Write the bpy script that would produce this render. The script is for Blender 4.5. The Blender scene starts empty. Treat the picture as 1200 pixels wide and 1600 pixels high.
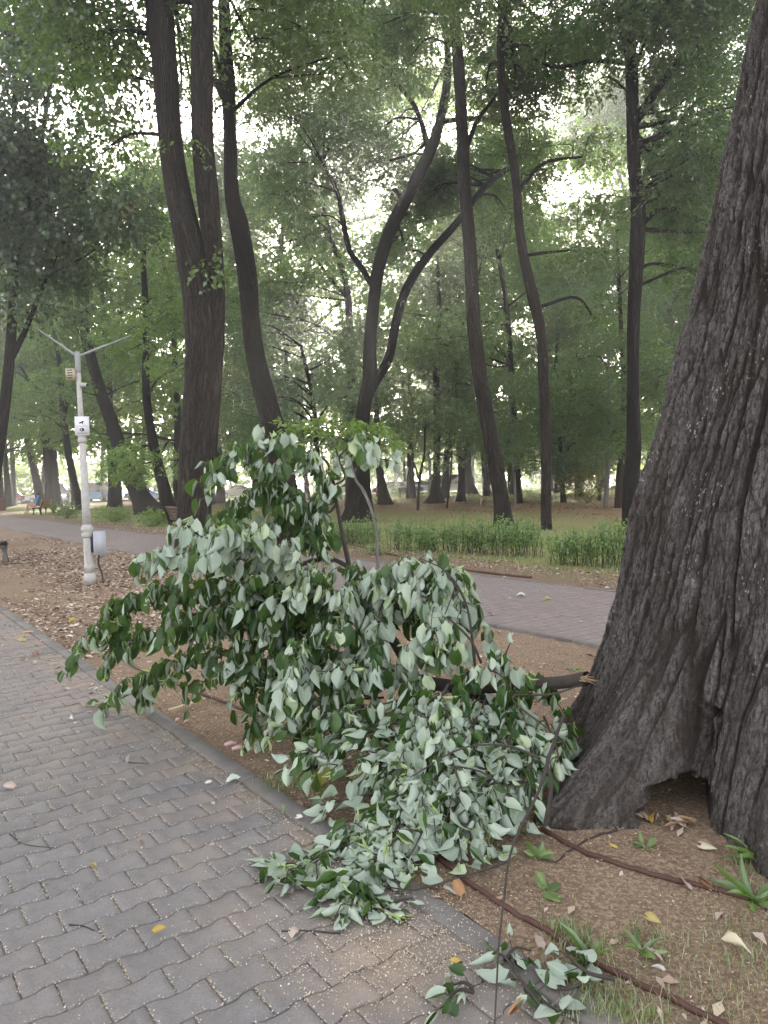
import bpy, bmesh, math, random
import numpy as np
from mathutils import Vector, Matrix

# ------------------------------------------------------------------ camera, world, sun, exposure
SC = bpy.context.scene
CAMH, FPX = 1.55, 1150.0
PITCH, ROLL = math.atan(48/1150), math.radians(1.4)
_c, _s = math.cos(PITCH), math.sin(PITCH)
FW = np.array([0, _c, -_s]); _R0 = np.array([1., 0, 0]); _U0 = np.array([0, _s, _c])
RT = math.cos(ROLL)*_R0 - math.sin(ROLL)*_U0
UP = math.sin(ROLL)*_R0 + math.cos(ROLL)*_U0
cd = bpy.data.cameras.new('camera'); cam = bpy.data.objects.new('camera', cd)
SC.collection.objects.link(cam); SC.camera = cam
cd.sensor_fit = 'VERTICAL'; cd.sensor_height = 36; cd.lens = 36*FPX/1600
cd.clip_start = 0.05; cd.clip_end = 900
M = Matrix.Identity(4)
for i in range(3):
    M[i][0] = RT[i]; M[i][1] = UP[i]; M[i][2] = -FW[i]
M[0][3], M[1][3], M[2][3] = 0, 0, CAMH
cam.matrix_world = M
SUN_EL, SUN_AZ = math.radians(15.5), math.radians(-1.5)      # azimuth measured from +Y towards +X
W = bpy.data.worlds.new('World'); SC.world = W; W.use_nodes = True
nt = W.node_tree; bg = nt.nodes['Background']
sky = nt.nodes.new('ShaderNodeTexSky'); sky.sky_type = 'NISHITA'; sky.sun_disc = False
sky.sun_elevation = SUN_EL; sky.sun_rotation = SUN_AZ
sky.air_density = 1.0; sky.dust_density = 3.0; sky.ozone_density = 1.0
hs = nt.nodes.new('ShaderNodeHueSaturation'); hs.inputs['Saturation'].default_value = .35; nt.links.new(sky.outputs[0], hs.inputs['Color'])
mx = nt.nodes.new('ShaderNodeMix'); mx.data_type = 'RGBA'; mx.blend_type = 'MULTIPLY'; mx.inputs[0].default_value = 1; mx.inputs[7].default_value = (1.0, .95, .93, 1)   # thin milky cloud
nt.links.new(hs.outputs[0], mx.inputs[6]); nt.links.new(mx.outputs[2], bg.inputs[0]); bg.inputs[1].default_value = 0.15
sl = bpy.data.lights.new('sun', 'SUN'); sl.energy = 5.0; sl.angle = math.radians(3); sl.color = (1, .9, .76)
so = bpy.data.objects.new('sun', sl); SC.collection.objects.link(so)
sdir = Vector((math.sin(SUN_AZ)*math.cos(SUN_EL), math.cos(SUN_AZ)*math.cos(SUN_EL), math.sin(SUN_EL)))
so.rotation_euler = sdir.to_track_quat('Z', 'Y').to_euler()
SC.view_settings.view_transform = 'Standard'; SC.view_settings.look = 'None'
SC.view_settings.exposure = 2.85; SC.view_settings.gamma = 1
SC.cycles.max_bounces = 6; SC.cycles.diffuse_bounces = 3; SC.cycles.transmission_bounces = 4
SC.cycles.volume_bounces = 0; SC.cycles.transparent_max_bounces = 4
HAZE = 0.0024

rng = np.random.default_rng(7); random.seed(7)
COL = SC.collection

# ------------------------------------------------------------------ pixel -> world helpers
def ray(px, py):
    return FW*FPX + RT*(px-600) - UP*(py-800)
def P(px, py, Y):
    d = ray(px, py); return np.array([0, 0, CAMH]) + d*(Y/d[1])
def G(px, py, z=0.0):
    d = ray(px, py); return np.array([0, 0, CAMH]) + d*((z-CAMH)/d[2])
UD = np.array([-.597, .802, 0]); ND = np.array([.802, .597, 0])     # along the paths / across them
def ST(s, t, z=0.0): return UD*s + ND*t + np.array([0, 0, z])

# ------------------------------------------------------------------ numpy noise
def _h(ix, iy, iz, seed):
    n = (ix.astype(np.int64)*374761393 + iy.astype(np.int64)*668265263 + iz.astype(np.int64)*2147483647 + seed*974634777) & 0xffffffff
    n = ((n ^ (n >> 13))*1274126177) & 0xffffffff
    n = ((n ^ (n >> 16))*2246822519) & 0xffffffff
    return ((n ^ (n >> 15)) & 0xffff)/65535.0
def vnoise(x, y, seed=0):
    x = np.asarray(x, float); y = np.asarray(y, float)
    ix, iy = np.floor(x), np.floor(y); fx, fy = x-ix, y-iy
    fx = fx*fx*(3-2*fx); fy = fy*fy*(3-2*fy); z = np.zeros_like(ix)
    a = _h(ix, iy, z, seed); b = _h(ix+1, iy, z, seed); c = _h(ix, iy+1, z, seed); d = _h(ix+1, iy+1, z, seed)
    return (a*(1-fx)+b*fx)*(1-fy) + (c*(1-fx)+d*fx)*fy
def fbm(x, y, seed=0, o=4):
    r = 0; a = .5
    for k in range(o):
        r = r + a*vnoise(x*2**k, y*2**k, seed+k*17); a *= .5
    return r
def worley(x, y, seed=0):
    ix, iy = np.floor(x), np.floor(y); z = np.zeros_like(ix)
    f1 = np.full(x.shape, 9.); f2 = np.full(x.shape, 9.); idv = np.zeros(x.shape)
    for dx in (-1, 0, 1):
        for dy in (-1, 0, 1):
            cx, cy = ix+dx, iy+dy
            px = cx+_h(cx, cy, z, seed); py = cy+_h(cx, cy, z, seed+5)
            d = np.hypot(px-x, py-y); hid = _h(cx, cy, z, seed+9)
            m = d < f1
            f2 = np.where(m, f1, np.minimum(f2, d)); idv = np.where(m, hid, idv); f1 = np.where(m, d, f1)
    return f1, f2, idv
def sstep(a, b, x):
    t = np.clip((x-a)/(b-a), 0, 1); return t*t*(3-2*t)

# ------------------------------------------------------------------ mesh / object helpers
def mesh(name, V, Q=None, T=None, uv=None, smooth=False, mats=(), midx=None):
    me = bpy.data.meshes.new(name)
    V = np.asarray(V, dtype=np.float32).reshape(-1, 3)
    Q = np.zeros((0, 4), np.int32) if Q is None else np.asarray(Q, np.int32).reshape(-1, 4)
    T = np.zeros((0, 3), np.int32) if T is None else np.asarray(T, np.int32).reshape(-1, 3)
    me.vertices.add(len(V)); me.vertices.foreach_set('co', V.ravel())
    loops = np.concatenate([Q.ravel(), T.ravel()]); me.loops.add(len(loops)); me.loops.foreach_set('vertex_index', loops)
    n = len(Q)+len(T); me.polygons.add(n)
    st = np.concatenate([np.arange(len(Q))*4, len(Q)*4+np.arange(len(T))*3]).astype(np.int32)
    me.polygons.foreach_set('loop_start', st)
    if smooth: me.polygons.foreach_set('use_smooth', np.ones(n, bool))
    for m in mats: me.materials.append(m)
    if midx is not None: me.polygons.foreach_set('material_index', np.asarray(midx, np.int32))
    me.update(calc_edges=True)
    if uv is not None:
        l = me.uv_layers.new(name='UVMap'); l.data.foreach_set('uv', np.asarray(uv, np.float32)[loops].ravel())
    return me
def link(name, me, parent=None, loc=None):
    o = bpy.data.objects.new(name, me); COL.objects.link(o)
    if parent is not None:
        o.parent = parent
        o.matrix_parent_inverse = Matrix.Identity(4)
        o.location = -parent.location if loc is None else loc
    elif loc is not None: o.location = loc
    return o
def tag(o, label=None, cat=None, group=None, kind=None):
    if label: o['label'] = label
    if cat: o['category'] = cat
    if group: o['group'] = group
    if kind: o['kind'] = kind
    return o
def thing(name, label, cat, loc=(0, 0, 0), group=None):
    o = bpy.data.objects.new(name, None); COL.objects.link(o); o.location = Vector(loc); o.empty_display_size = .1
    return tag(o, label, cat, group)
class Acc:
    """collects pieces of ONE mesh"""
    def __init__(s): s.V = []; s.Q = []; s.T = []; s.UV = []; s.n = 0; s.m = []; s.mt = []
    def add(s, V, Q=None, T=None, uv=None, mi=0):
        V = np.asarray(V, float).reshape(-1, 3); s.V.append(V)
        s.UV.append(np.zeros((len(V), 2)) if uv is None else np.asarray(uv, float))
        if Q is not None and len(Q): s.Q.append(np.asarray(Q)+s.n); s.m += [mi]*len(Q)
        if T is not None and len(T): s.T.append(np.asarray(T)+s.n); s.mt += [mi]*len(T)
        s.n += len(V)
    def build(s, name, mats, parent=None, smooth=False, multi=False):
        Q = np.concatenate(s.Q) if s.Q else None; T = np.concatenate(s.T) if s.T else None
        if not isinstance(mats, (list, tuple)): mats = [mats]
        me = mesh(name, np.concatenate(s.V), Q, T, np.concatenate(s.UV), smooth, mats, (s.m+s.mt) if len(mats) > 1 else None)
        return link(name, me, parent)
    def box(s, c, size, rz=0, mi=0, tilt=None):
        x, y, z = [q/2 for q in size]
        b = np.array([[-x,-y,-z],[x,-y,-z],[x,y,-z],[-x,y,-z],[-x,-y,z],[x,-y,z],[x,y,z],[-x,y,z]])
        if tilt is not None: b = b @ np.array(Matrix(tilt).to_3x3()).T
        cz, sz = math.cos(rz), math.sin(rz)
        b = b @ np.array([[cz, sz, 0], [-sz, cz, 0], [0, 0, 1]])
        s.add(b+np.asarray(c, float), [[0,3,2,1],[4,5,6,7],[0,1,5,4],[1,2,6,5],[2,3,7,6],[3,0,4,7]], mi=mi)
    def lathe(s, prof, c=(0, 0, 0), n=16, mi=0, axis=None):
        """prof list of (r,z)"""
        a = np.arange(n)*2*math.pi/n; V = []
        for r, z in prof: V.append(np.stack([r*np.cos(a), r*np.sin(a), np.full(n, z)], 1))
        V = np.concatenate(V); Q = []
        for k in range(len(prof)-1):
            for i in range(n): Q.append([k*n+i, k*n+(i+1) % n, (k+1)*n+(i+1) % n, (k+1)*n+i])
        if axis is not None:
            R = np.array(Vector(axis).to_track_quat('Z', 'Y').to_matrix()); V = V @ R.T
        base = len(V); cen = [V[:n].mean(0), V[-n:].mean(0)]; V = np.concatenate([V, cen])
        T = [[(i+1) % n, i, base] for i in range(n)] + [[(len(prof)-1)*n+i, (len(prof)-1)*n+(i+1) % n, base+1] for i in range(n)]
        s.add(V+np.asarray(c, float), Q, T, mi=mi)
    def tube(s, pts, rad, n=8, mi=0, sub=0, cap=True, rough=0, seed=0, flare=None):
        pts = np.asarray(pts, float); rad = np.asarray(rad, float)
        if sub: pts, rad = resample(pts, rad, sub)
        m = len(pts); tg = np.gradient(pts, axis=0); tg /= np.linalg.norm(tg, axis=1)[:, None]+1e-9
        ref = np.array([0, 1., 0.01]) if abs(tg[:, 1]).mean() < .85 else np.array([1., 0, 0.01])
        A = ref[None]-(tg@ref)[:, None]*tg; A /= np.linalg.norm(A, axis=1)[:, None]
        B = np.cross(tg, A)
        a = np.arange(n+1)*2*math.pi/n
        L = np.concatenate([[0], np.cumsum(np.linalg.norm(np.diff(pts, axis=0), axis=1))])
        ca, sa = np.cos(a), np.sin(a); rr = rad[:, None]*np.ones(n+1)[None]
        if rough:
            U, Vv = np.meshgrid(np.arange(n+1) % n, L)
            rr = rr*(1+rough*(fbm(np.cos(U*2*math.pi/n)*1.5+5, Vv*.9+np.sin(U*2*math.pi/n)*1.5, seed, 3)-.45)*2)
        if flare is not None: rr = flare(rr, a, L)
        V = pts[:, None]+rr[..., None]*(ca[None, :, None]*A[:, None]+sa[None, :, None]*B[:, None])
        UV = np.stack(np.broadcast_arrays(a[None]*rad[:, None].max(), L[:, None]), -1)
        i, k = np.meshgrid(np.arange(n), np.arange(m-1)); k0 = (k*(n+1)+i).ravel()
        Q = np.stack([k0, k0+1, k0+n+2, k0+n+1], 1)
        s.add(V.reshape(-1, 3), Q, None, UV.reshape(-1, 2), mi)
def resample(pts, rad, k):
    """Catmull-Rom, k points per span"""
    pts = np.asarray(pts, float); rad = np.asarray(rad, float)
    p = np.concatenate([[2*pts[0]-pts[1]], pts, [2*pts[-1]-pts[-2]]]); out = []; ro = []
    for i in range(1, len(p)-2):
        for t in np.arange(k)/k:
            out.append(.5*((2*p[i])+(-p[i-1]+p[i+1])*t+(2*p[i-1]-5*p[i]+4*p[i+1]-p[i+2])*t*t+(-p[i-1]+3*p[i]-3*p[i+1]+p[i+2])*t**3))
            ro.append(rad[i-1]*(1-t)+rad[i]*t)
    out.append(pts[-1]); ro.append(rad[-1]); return np.array(out), np.array(ro)

# ------------------------------------------------------------------ materials
class NT:
    def __init__(s, name):
        s.m = bpy.data.materials.new(name); s.m.use_nodes = True; s.t = s.m.node_tree; s.t.nodes.clear()
        s.out = s.n('ShaderNodeOutputMaterial')
    def n(s, ty, **kw):
        nd = s.t.nodes.new(ty)
        for k, v in kw.items():
            if k.startswith('i_'):
                key = k[2:]; key = int(key) if key.isdigit() else key.replace('_', ' ')
                if isinstance(v, bpy.types.NodeSocket): s.t.links.new(v, nd.inputs[key])
                else: nd.inputs[key].default_value = v
            else: setattr(nd, k, v)
        return nd
    def ramp(s, fac, stops, interp='LINEAR'):
        r = s.n('ShaderNodeValToRGB', i_Fac=fac); cr = r.color_ramp; cr.interpolation = interp
        while len(cr.elements) < len(stops): cr.elements.new(.5)
        for e, (p, c) in zip(cr.elements, stops): e.position = p; e.color = (*c, 1) if len(c) == 3 else c
        return r.outputs[0]
    def noise(s, vec, scale, detail=4, rough=.55, dist=0):
        return s.n('ShaderNodeTexNoise', i_Vector=vec, i_Scale=scale, i_Detail=detail, i_Roughness=rough, i_Distortion=dist).outputs[0]
    def mapping(s, vec, scale): return s.n('ShaderNodeMapping', i_Vector=vec, i_Scale=scale).outputs[0]
    def mix(s, f, a, b, bt='MIX'):
        m = s.n('ShaderNodeMix', data_type='RGBA', blend_type=bt)
        for k, v in ((0, f), (6, a), (7, b)):
            if isinstance(v, bpy.types.NodeSocket): s.t.links.new(v, m.inputs[k])
            else: m.inputs[k].default_value = v if k == 0 else ((*v, 1) if len(v) == 3 else v)
        return m.outputs[2]
    def math(s, op, a, b=0.0, clamp=False):
        return s.n('ShaderNodeMath', operation=op, use_clamp=clamp, i_0=a, i_1=b).outputs[0]
    def bump(s, h, strength=.5, dist=.01, nrm=None):
        b = s.n('ShaderNodeBump', i_Height=h, i_Strength=strength, i_Distance=dist)
        if nrm is not None: s.t.links.new(nrm, b.inputs['Normal'])
        return b.outputs[0]
    def bsdf(s, col, rough=.8, nrm=None, spec=.3, metal=0):
        b = s.n('ShaderNodeBsdfPrincipled', i_Roughness=rough)
        if isinstance(col, bpy.types.NodeSocket): s.t.links.new(col, b.inputs['Base Color'])
        else: b.inputs['Base Color'].default_value = (*col, 1)
        b.inputs['Specular IOR Level'].default_value = spec; b.inputs['Metallic'].default_value = metal
        if nrm is not None: s.t.links.new(nrm, b.inputs['Normal'])
        return b.outputs[0]
    def fin(s, sh): s.t.links.new(sh, s.out.inputs[0]); return s.m
    def obj(s): return s.n('ShaderNodeTexCoord').outputs['Object']
    def uv(s): return s.n('ShaderNodeTexCoord').outputs['UV']
    def rnd(s): return s.n('ShaderNodeNewGeometry').outputs['Random Per Island']

def simple(name, col, rough=.7, metal=0, var=.25, scale=6, bump=.2):
    k = NT(name); v = k.obj(); n = k.noise(v, scale, 6)
    c = k.mix(n, tuple(x*(1-var) for x in col), tuple(min(1, x*(1+var)) for x in col))
    n2 = k.noise(v, scale*12, 4)
    return k.fin(k.bsdf(c, rough, k.bump(n2, bump, .004), metal=metal))

def bark_mat(name, dark, light, scale=1., moss=0, bstr=1.0):
    k = NT(name); uv = k.uv()
    w = k.noise(k.mapping(uv, (2*scale, .8*scale, 1)), 2, 3)
    off = k.n('ShaderNodeVectorMath', operation='ADD', i_0=uv, i_1=k.n('ShaderNodeCombineXYZ', i_X=k.math('MULTIPLY', w, .3/scale)).outputs[0]).outputs[0]
    vor = k.n('ShaderNodeTexVoronoi', feature='DISTANCE_TO_EDGE', i_Vector=k.mapping(off, (17*scale, 1.5*scale, 1)), i_Scale=1.0)
    e = k.math('POWER', k.math('MULTIPLY', vor.outputs['Distance'], 3.0, True), .6)
    n = k.noise(k.mapping(off, (50*scale, 9*scale, 1)), 1.5, 6, .65)
    h = k.math('ADD', k.math('MULTIPLY', e, .8), k.math('MULTIPLY', n, .5))
    big = k.noise(k.obj(), .9, 4)
    c = k.mix(k.ramp(k.math('ADD', k.math('MULTIPLY', n, .75), k.math('MULTIPLY', e, .25)), [(.3, (0, 0, 0)), (.7, (1, 1, 1))]), dark, light)
    c = k.mix(k.math('MULTIPLY', big, .5), c, tuple(.7*(a+b)/2 for a, b in zip(dark, light)))
    if moss:
        mk = k.ramp(k.noise(k.obj(), 2.3, 5), [(.45, (0, 0, 0)), (.65, (moss, moss, moss))])
        c = k.mix(mk, c, (.06, .075, .03))
    return k.fin(k.bsdf(c, .9, k.bump(h, bstr, .05/scale), spec=.15))

def leaf_mat(name, cols, trans=.45, tcol=None, gloss=.12, rough=.5):
    """cols: ramp of colours picked per leaf"""
    k = NT(name); r = k.rnd()
    st = [(i/(len(cols)-1), c) for i, c in enumerate(cols)]
    c = k.ramp(r, st)
    c2 = k.mix(.5, c, tcol) if tcol else k.mix(1.0, c, (1.5, 1.7, .8), 'MULTIPLY')
    d = k.n('ShaderNodeBsdfDiffuse', i_Color=c).outputs[0]; t = k.n('ShaderNodeBsdfTranslucent', i_Color=c2).outputs[0]
    g = k.n('ShaderNodeBsdfGlossy', i_Roughness=rough, i_Color=(.8, .85, .8, 1)).outputs[0]
    m1 = k.n('ShaderNodeMixShader', i_0=trans, i_1=d, i_2=t).outputs[0]
    return k.fin(k.n('ShaderNodeMixShader', i_0=gloss, i_1=m1, i_2=g).outputs[0])

MT = {}
MT['bark'] = bark_mat('bark_grey_brown', (.008, .006, .005), (.07, .058, .049), bstr=1.0)
MT['bark_dark'] = bark_mat('bark_dark', (.006, .005, .004), (.035, .028, .023))
MT['bark_warm'] = bark_mat('bark_warm', (.014, .009, .006), (.075, .053, .038), 1.3)
MT['bark_pale'] = bark_mat('bark_pale', (.12, .11, .1), (.3, .28, .25), 1.5)
MT['twig'] = simple('twig_bark', (.06, .05, .042), .9, scale=30, var=.5, bump=1.0)
MT['leaf_dark'] = leaf_mat('leaf_dark', [(.02, .042, .009), (.035, .072, .013), (.06, .11, .018)], .5)
MT['leaf_mid'] = leaf_mat('leaf_mid', [(.045, .085, .014), (.075, .13, .02), (.13, .19, .03)], .58)
MT['leaf_light'] = leaf_mat('leaf_light', [(.08, .15, .022), (.13, .21, .03), (.20, .27, .04)], .6)
MT['leaf_blue'] = leaf_mat('leaf_blue', [(.04, .085, .02), (.065, .125, .026), (.11, .175, .032)], .56)
MT['leaf_gold'] = leaf_mat('leaf_gold', [(.10, .12, .03), (.15, .15, .03), (.32, .2, .03)], .5)
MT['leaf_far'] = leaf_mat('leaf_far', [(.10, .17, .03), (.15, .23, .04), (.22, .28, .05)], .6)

# ------------------------------------------------------------------ ground, paths, kerbs
def grid_mesh(name, s0, s1, t0, t1, ds, dt, zf, mat):
    ns, n2 = int((s1-s0)/ds)+1, int((t1-t0)/dt)+1
    S, T = np.meshgrid(np.linspace(s0, s1, ns), np.linspace(t0, t1, n2), indexing='ij')
    V = S[..., None]*UD+T[..., None]*ND; V[..., 2] = zf(S, T)
    i, k = np.meshgrid(np.arange(n2-1), np.arange(ns-1)); k0 = (k*n2+i).ravel()
    return mesh(name, V.reshape(-1, 3), np.stack([k0, k0+n2, k0+n2+1, k0+1], 1)[:, ::-1], smooth=True, mats=[mat],
                uv=np.stack([S, T], -1).reshape(-1, 2))
def ground_mat():
    k = NT('park_soil'); v = k.obj()
    big = k.noise(v, .5, 5, .6); mid = k.noise(v, 4, 6, .65); fine = k.noise(v, 55, 5, .7); gr = k.noise(v, 160, 3, .7)
    c = k.mix(mid, (.125, .085, .06), (.25, .175, .12))
    c = k.mix(k.ramp(fine, [(.45, (0, 0, 0)), (.62, (1, 1, 1))]), c, (.36, .26, .175))
    c = k.mix(k.ramp(gr, [(.6, (0, 0, 0)), (.66, (1, 1, 1))]), c, (.52, .42, .3))
    c = k.mix(k.ramp(big, [(.5, (0, 0, 0)), (.7, (.45, .45, .45))]), c, (.06, .045, .035))
    h = k.math('ADD', k.math('MULTIPLY', fine, .7), k.math('MULTIPLY', gr, .5))
    return k.fin(k.bsdf(c, .95, k.bump(h, .9, .012), spec=.1))
SOIL = ground_mat()
tag(link('ground', grid_mesh('ground', -350, 500, -300, 500, 12, 12, lambda s, t: s*0-.16, simple('far_earth', (.055, .06, .03), .95, scale=.3))), kind='structure')
def soil_z(s, t):
    z = .035*(fbm(s*1.1, t*1.1, 3)-.5)+.03*(fbm(s*5, t*5, 8)-.5)+.012*(vnoise(s*22, t*22, 2)-.5)
    return z-.012
tag(link('planting_bed', grid_mesh('planting_bed', -8, 26, 1.735, 5.5, .05, .04, soil_z, SOIL)), kind='structure')

TP, TK = 1.62, 1.73         # end of pavers / outer side of near kerb
FP0, FP1 = 5.62, 8.25       # far path
def paver_mat(name, a, b, warm):
    k = NT(name); r = k.rnd(); v = k.obj()
    n = k.noise(v, 3, 5, .6); f = k.noise(v, 140, 4, .7); m = k.noise(v, 22, 5, .6)
    c = k.mix(k.math('MULTIPLY', r, .8), a, b)
    c = k.mix(k.ramp(k.noise(v, .55, 4), [(.42, (0, 0, 0)), (.62, (1, 1, 1))]), c, warm)
    c = k.mix(k.ramp(m, [(.3, (0, 0, 0)), (.75, (.5, .5, .5))]), c, tuple(x*.72 for x in a))
    c = k.mix(k.ramp(f, [(.35, (.45, .45, .45)), (.5, (0, 0, 0))]), c, tuple(x*.5 for x in a))
    c = k.mix(k.ramp(f, [(.62, (0, 0, 0)), (.7, (.5, .5, .5))]), c, (.42, .39, .36))
    if name == 'concrete_paver':
        tt = k.n('ShaderNodeVectorMath', operation='DOT_PRODUCT', i_0=v, i_1=(.802, .597, 0)).outputs['Value']
        e = k.n('ShaderNodeMapRange', i_0=tt, i_1=TP-.9, i_2=TP, i_3=0., i_4=.75).outputs[0]
        dd = k.n('ShaderNodeVectorMath', operation='DISTANCE', i_0=v, i_1=tuple(G(600, 1500))).outputs['Value']
        e2 = k.n('ShaderNodeMapRange', i_0=k.math('ADD', dd, k.math('MULTIPLY', k.noise(v, 6, 4), .35)), i_1=.22, i_2=.55, i_3=.95, i_4=0.).outputs[0]
        em = k.math('MAXIMUM', k.math('MULTIPLY', e, k.ramp(k.noise(v, 2.2, 6, .65), [(.4, (0, 0, 0)), (.62, (1, 1, 1))])), e2)
        c = k.mix(em, c, k.mix(m, (.22, .17, .13), (.36, .285, .22)))
    return k.fin(k.bsdf(c, .85, k.bump(k.math('ADD', f, m), .45, .005), spec=.25))
PV = paver_mat('concrete_paver', (.178, .166, .160), (.235, .220, .212), (.225, .2, .182))
PV2 = paver_mat('concrete_paver_pink', (.225, .18, .165), (.28, .228, .21), (.25, .215, .198))
LB, WB = .1925, .136
def pavers(name, s0, s1, t0, t1, mat, zt, phase=0., fine=True, pert=.0018):
    """interlocking wavy-sided blocks as one paved sheet; long joints run across the path"""
    nr = int((s1-s0)/WB); nc = int((t1-t0)/LB)+2; VV = []; QQ = []; n = 0
    K = 10 if fine else 4
    u = np.linspace(0, 1, K+1); amp = .0075
    def wave(t, tj): return amp*np.clip(2.6*np.cos(2*math.pi*(t-tj)/LB), -1, 1)
    bev, g = .003, .0022
    for r in range(nr):
        off = ((r % 2)*.5+phase)*LB
        for c in range(-1, nc):
            a = t0+c*LB+off-LB; b = a+LB
            a2, b2 = max(a, t0), min(b, t1)
            if b2-a2 < .02: continue
            t = np.linspace(a2+g, b2-g, K+1)
            lo = s0+r*WB-wave(t, a)+g; hi = s0+(r+1)*WB+wave(t, a)-g
            dz, tx, ty = rng.normal(0, pert), rng.normal(0, .012), rng.normal(0, .012)
            ct, cs = (a+b)/2, s0+(r+.5)*WB
            def ring(ins, z):
                tt = np.clip(t, a2+g+ins, b2-g-ins)
                S = np.concatenate([lo+ins, (hi-ins)[::-1]]); T = np.concatenate([tt, tt[::-1]])
                return S, T, z+dz+tx*(T-ct)+ty*(S-cs)
            rings = [ring(0, zt-.03), ring(0, zt-bev), ring(bev, zt)] if fine else [ring(0, zt-.012), ring(bev, zt)]
            m = 2*(K+1); V = np.concatenate([np.stack([S, T, z], 1) for S, T, z in rings])
            i = np.arange(m); j = (i+1) % m
            for q in range(len(rings)-1): QQ.append(np.stack([q*m+i, q*m+j, (q+1)*m+j, (q+1)*m+i], 1)[:, ::-1]+n)
            top = (len(rings)-1)*m; i = np.arange(K)
            QQ.append(np.stack([top+i, top+i+1, top+m-2-i, top+m-1-i], 1)[:, ::-1]+n)
            VV.append(V); n += len(V)
    V = np.concatenate(VV); X = V[:, :1]*UD+V[:, 1:2]*ND; X[:, 2] = V[:, 2]
    return mesh(name, X, np.concatenate(QQ), mats=[mat])
tag(link('path', pavers('path', -4.5, 16, TP-4.6, TP, PV, 0.0)), kind='structure')
tag(link('path', pavers('path', 16, 75, TP-4.6, TP, PV, 0.0, fine=False)), kind='structure')
tag(link('path', pavers('path', -4, 70, FP0, FP1, PV2, 0.0, .3, fine=False, pert=.0015)), kind='structure')
sand = simple('joint_sand', (.2, .155, .11), .95, scale=40)
tag(link('joint_bed', grid_mesh('joint_bed', -5, 75, TP-4.7, TP+.02, .5, .5, lambda s, t: s*0-.0085, sand)), kind='structure')
tag(link('joint_bed', grid_mesh('joint_bed', -5, 75, FP0-.03, FP1+.03, .5, .5, lambda s, t: s*0-.009, sand)), kind='structure')
KM = simple('kerb_concrete', (.165, .15, .136), .9, scale=9, var=.4)
def kerb(t, w, z, s0=-4.5, s1=70):
    a = Acc(); s = s0
    while s < s1:
        L = 1.0 if s < 20 else 4.0; zz = z+rng.normal(0, .003); tt = t+rng.normal(0, .002)
        c = ST(s+L/2, tt+w/2, zz-.09)
        b = np.array([[-L/2+.003, -w/2], [L/2-.003, -w/2], [L/2-.003, w/2], [-L/2+.003, w/2]]); e = .006
        V = []
        for ins, h in ((0, -.12), (0, .09-e), (e, .09)):
            for x, y in b:
                x = x-math.copysign(ins, x); y = y-math.copysign(ins, y); V.append(c+UD*x+ND*y+np.array([0, 0, h]))
        Q = [[q*4+i, q*4+(i+1) % 4, q*4+4+(i+1) % 4, q*4+4+i][::-1] for q in range(2) for i in range(4)]+[[8, 9, 10, 11][::-1]]
        a.add(np.array(V), Q); s += L
    return a.build('kerb', KM)
tag(kerb(TP+.012, .10, .006), kind='structure')
tag(kerb(FP0-.085, .075, .008), kind='structure'); tag(kerb(FP1+.008, .075, .012), kind='structure')

def lawn_mat():
    k = NT('dry_lawn_soil'); v = k.obj()
    g = k.noise(v, .35, 5, .6); f = k.noise(v, 14, 6, .7)
    c = k.mix(k.ramp(g, [(.5, (0, 0, 0)), (.66, (1, 1, 1))]), (.2, .24, .07), (.32, .25, .14))
    c = k.mix(k.ramp(f, [(.4, (0, 0, 0)), (.65, (1, 1, 1))]), c, (.2, .15, .085))
    tt = k.n('ShaderNodeVectorMath', operation='DOT_PRODUCT', i_0=v, i_1=(.802, .597, 0)).outputs['Value']
    tt = k.math('ADD', tt, k.math('MULTIPLY', g, .8))
    c = k.mix(k.n('ShaderNodeMapRange', i_0=tt, i_1=9.9, i_2=10.6, i_3=1., i_4=0.).outputs[0], c, k.mix(f, (.13, .09, .065), (.27, .19, .13)))
    c = k.mix(k.n('ShaderNodeMapRange', i_0=tt, i_1=20., i_2=24., i_3=0., i_4=.8).outputs[0], c, k.mix(f, (.12, .075, .045), (.32, .2, .12)))
    return k.fin(k.bsdf(c, .95, k.bump(f, .8, .03), spec=.1))
tag(link('park_floor', grid_mesh('park_floor', -30, 150, 8.34, 130, .6, .5, lambda s, t: .05*(fbm(s*.4, t*.4, 5)-.5)*sstep(8.3, 11, t)-.015+.02*(vnoise(s*1.6, t*1.6)-.5), lawn_mat())), kind='structure')
tag(link('park_floor', grid_mesh('park_floor', 26, 160, 1.735, 5.5, 1.5, .5, lambda s, t: s*0-.012, SOIL)), kind='structure')

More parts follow.
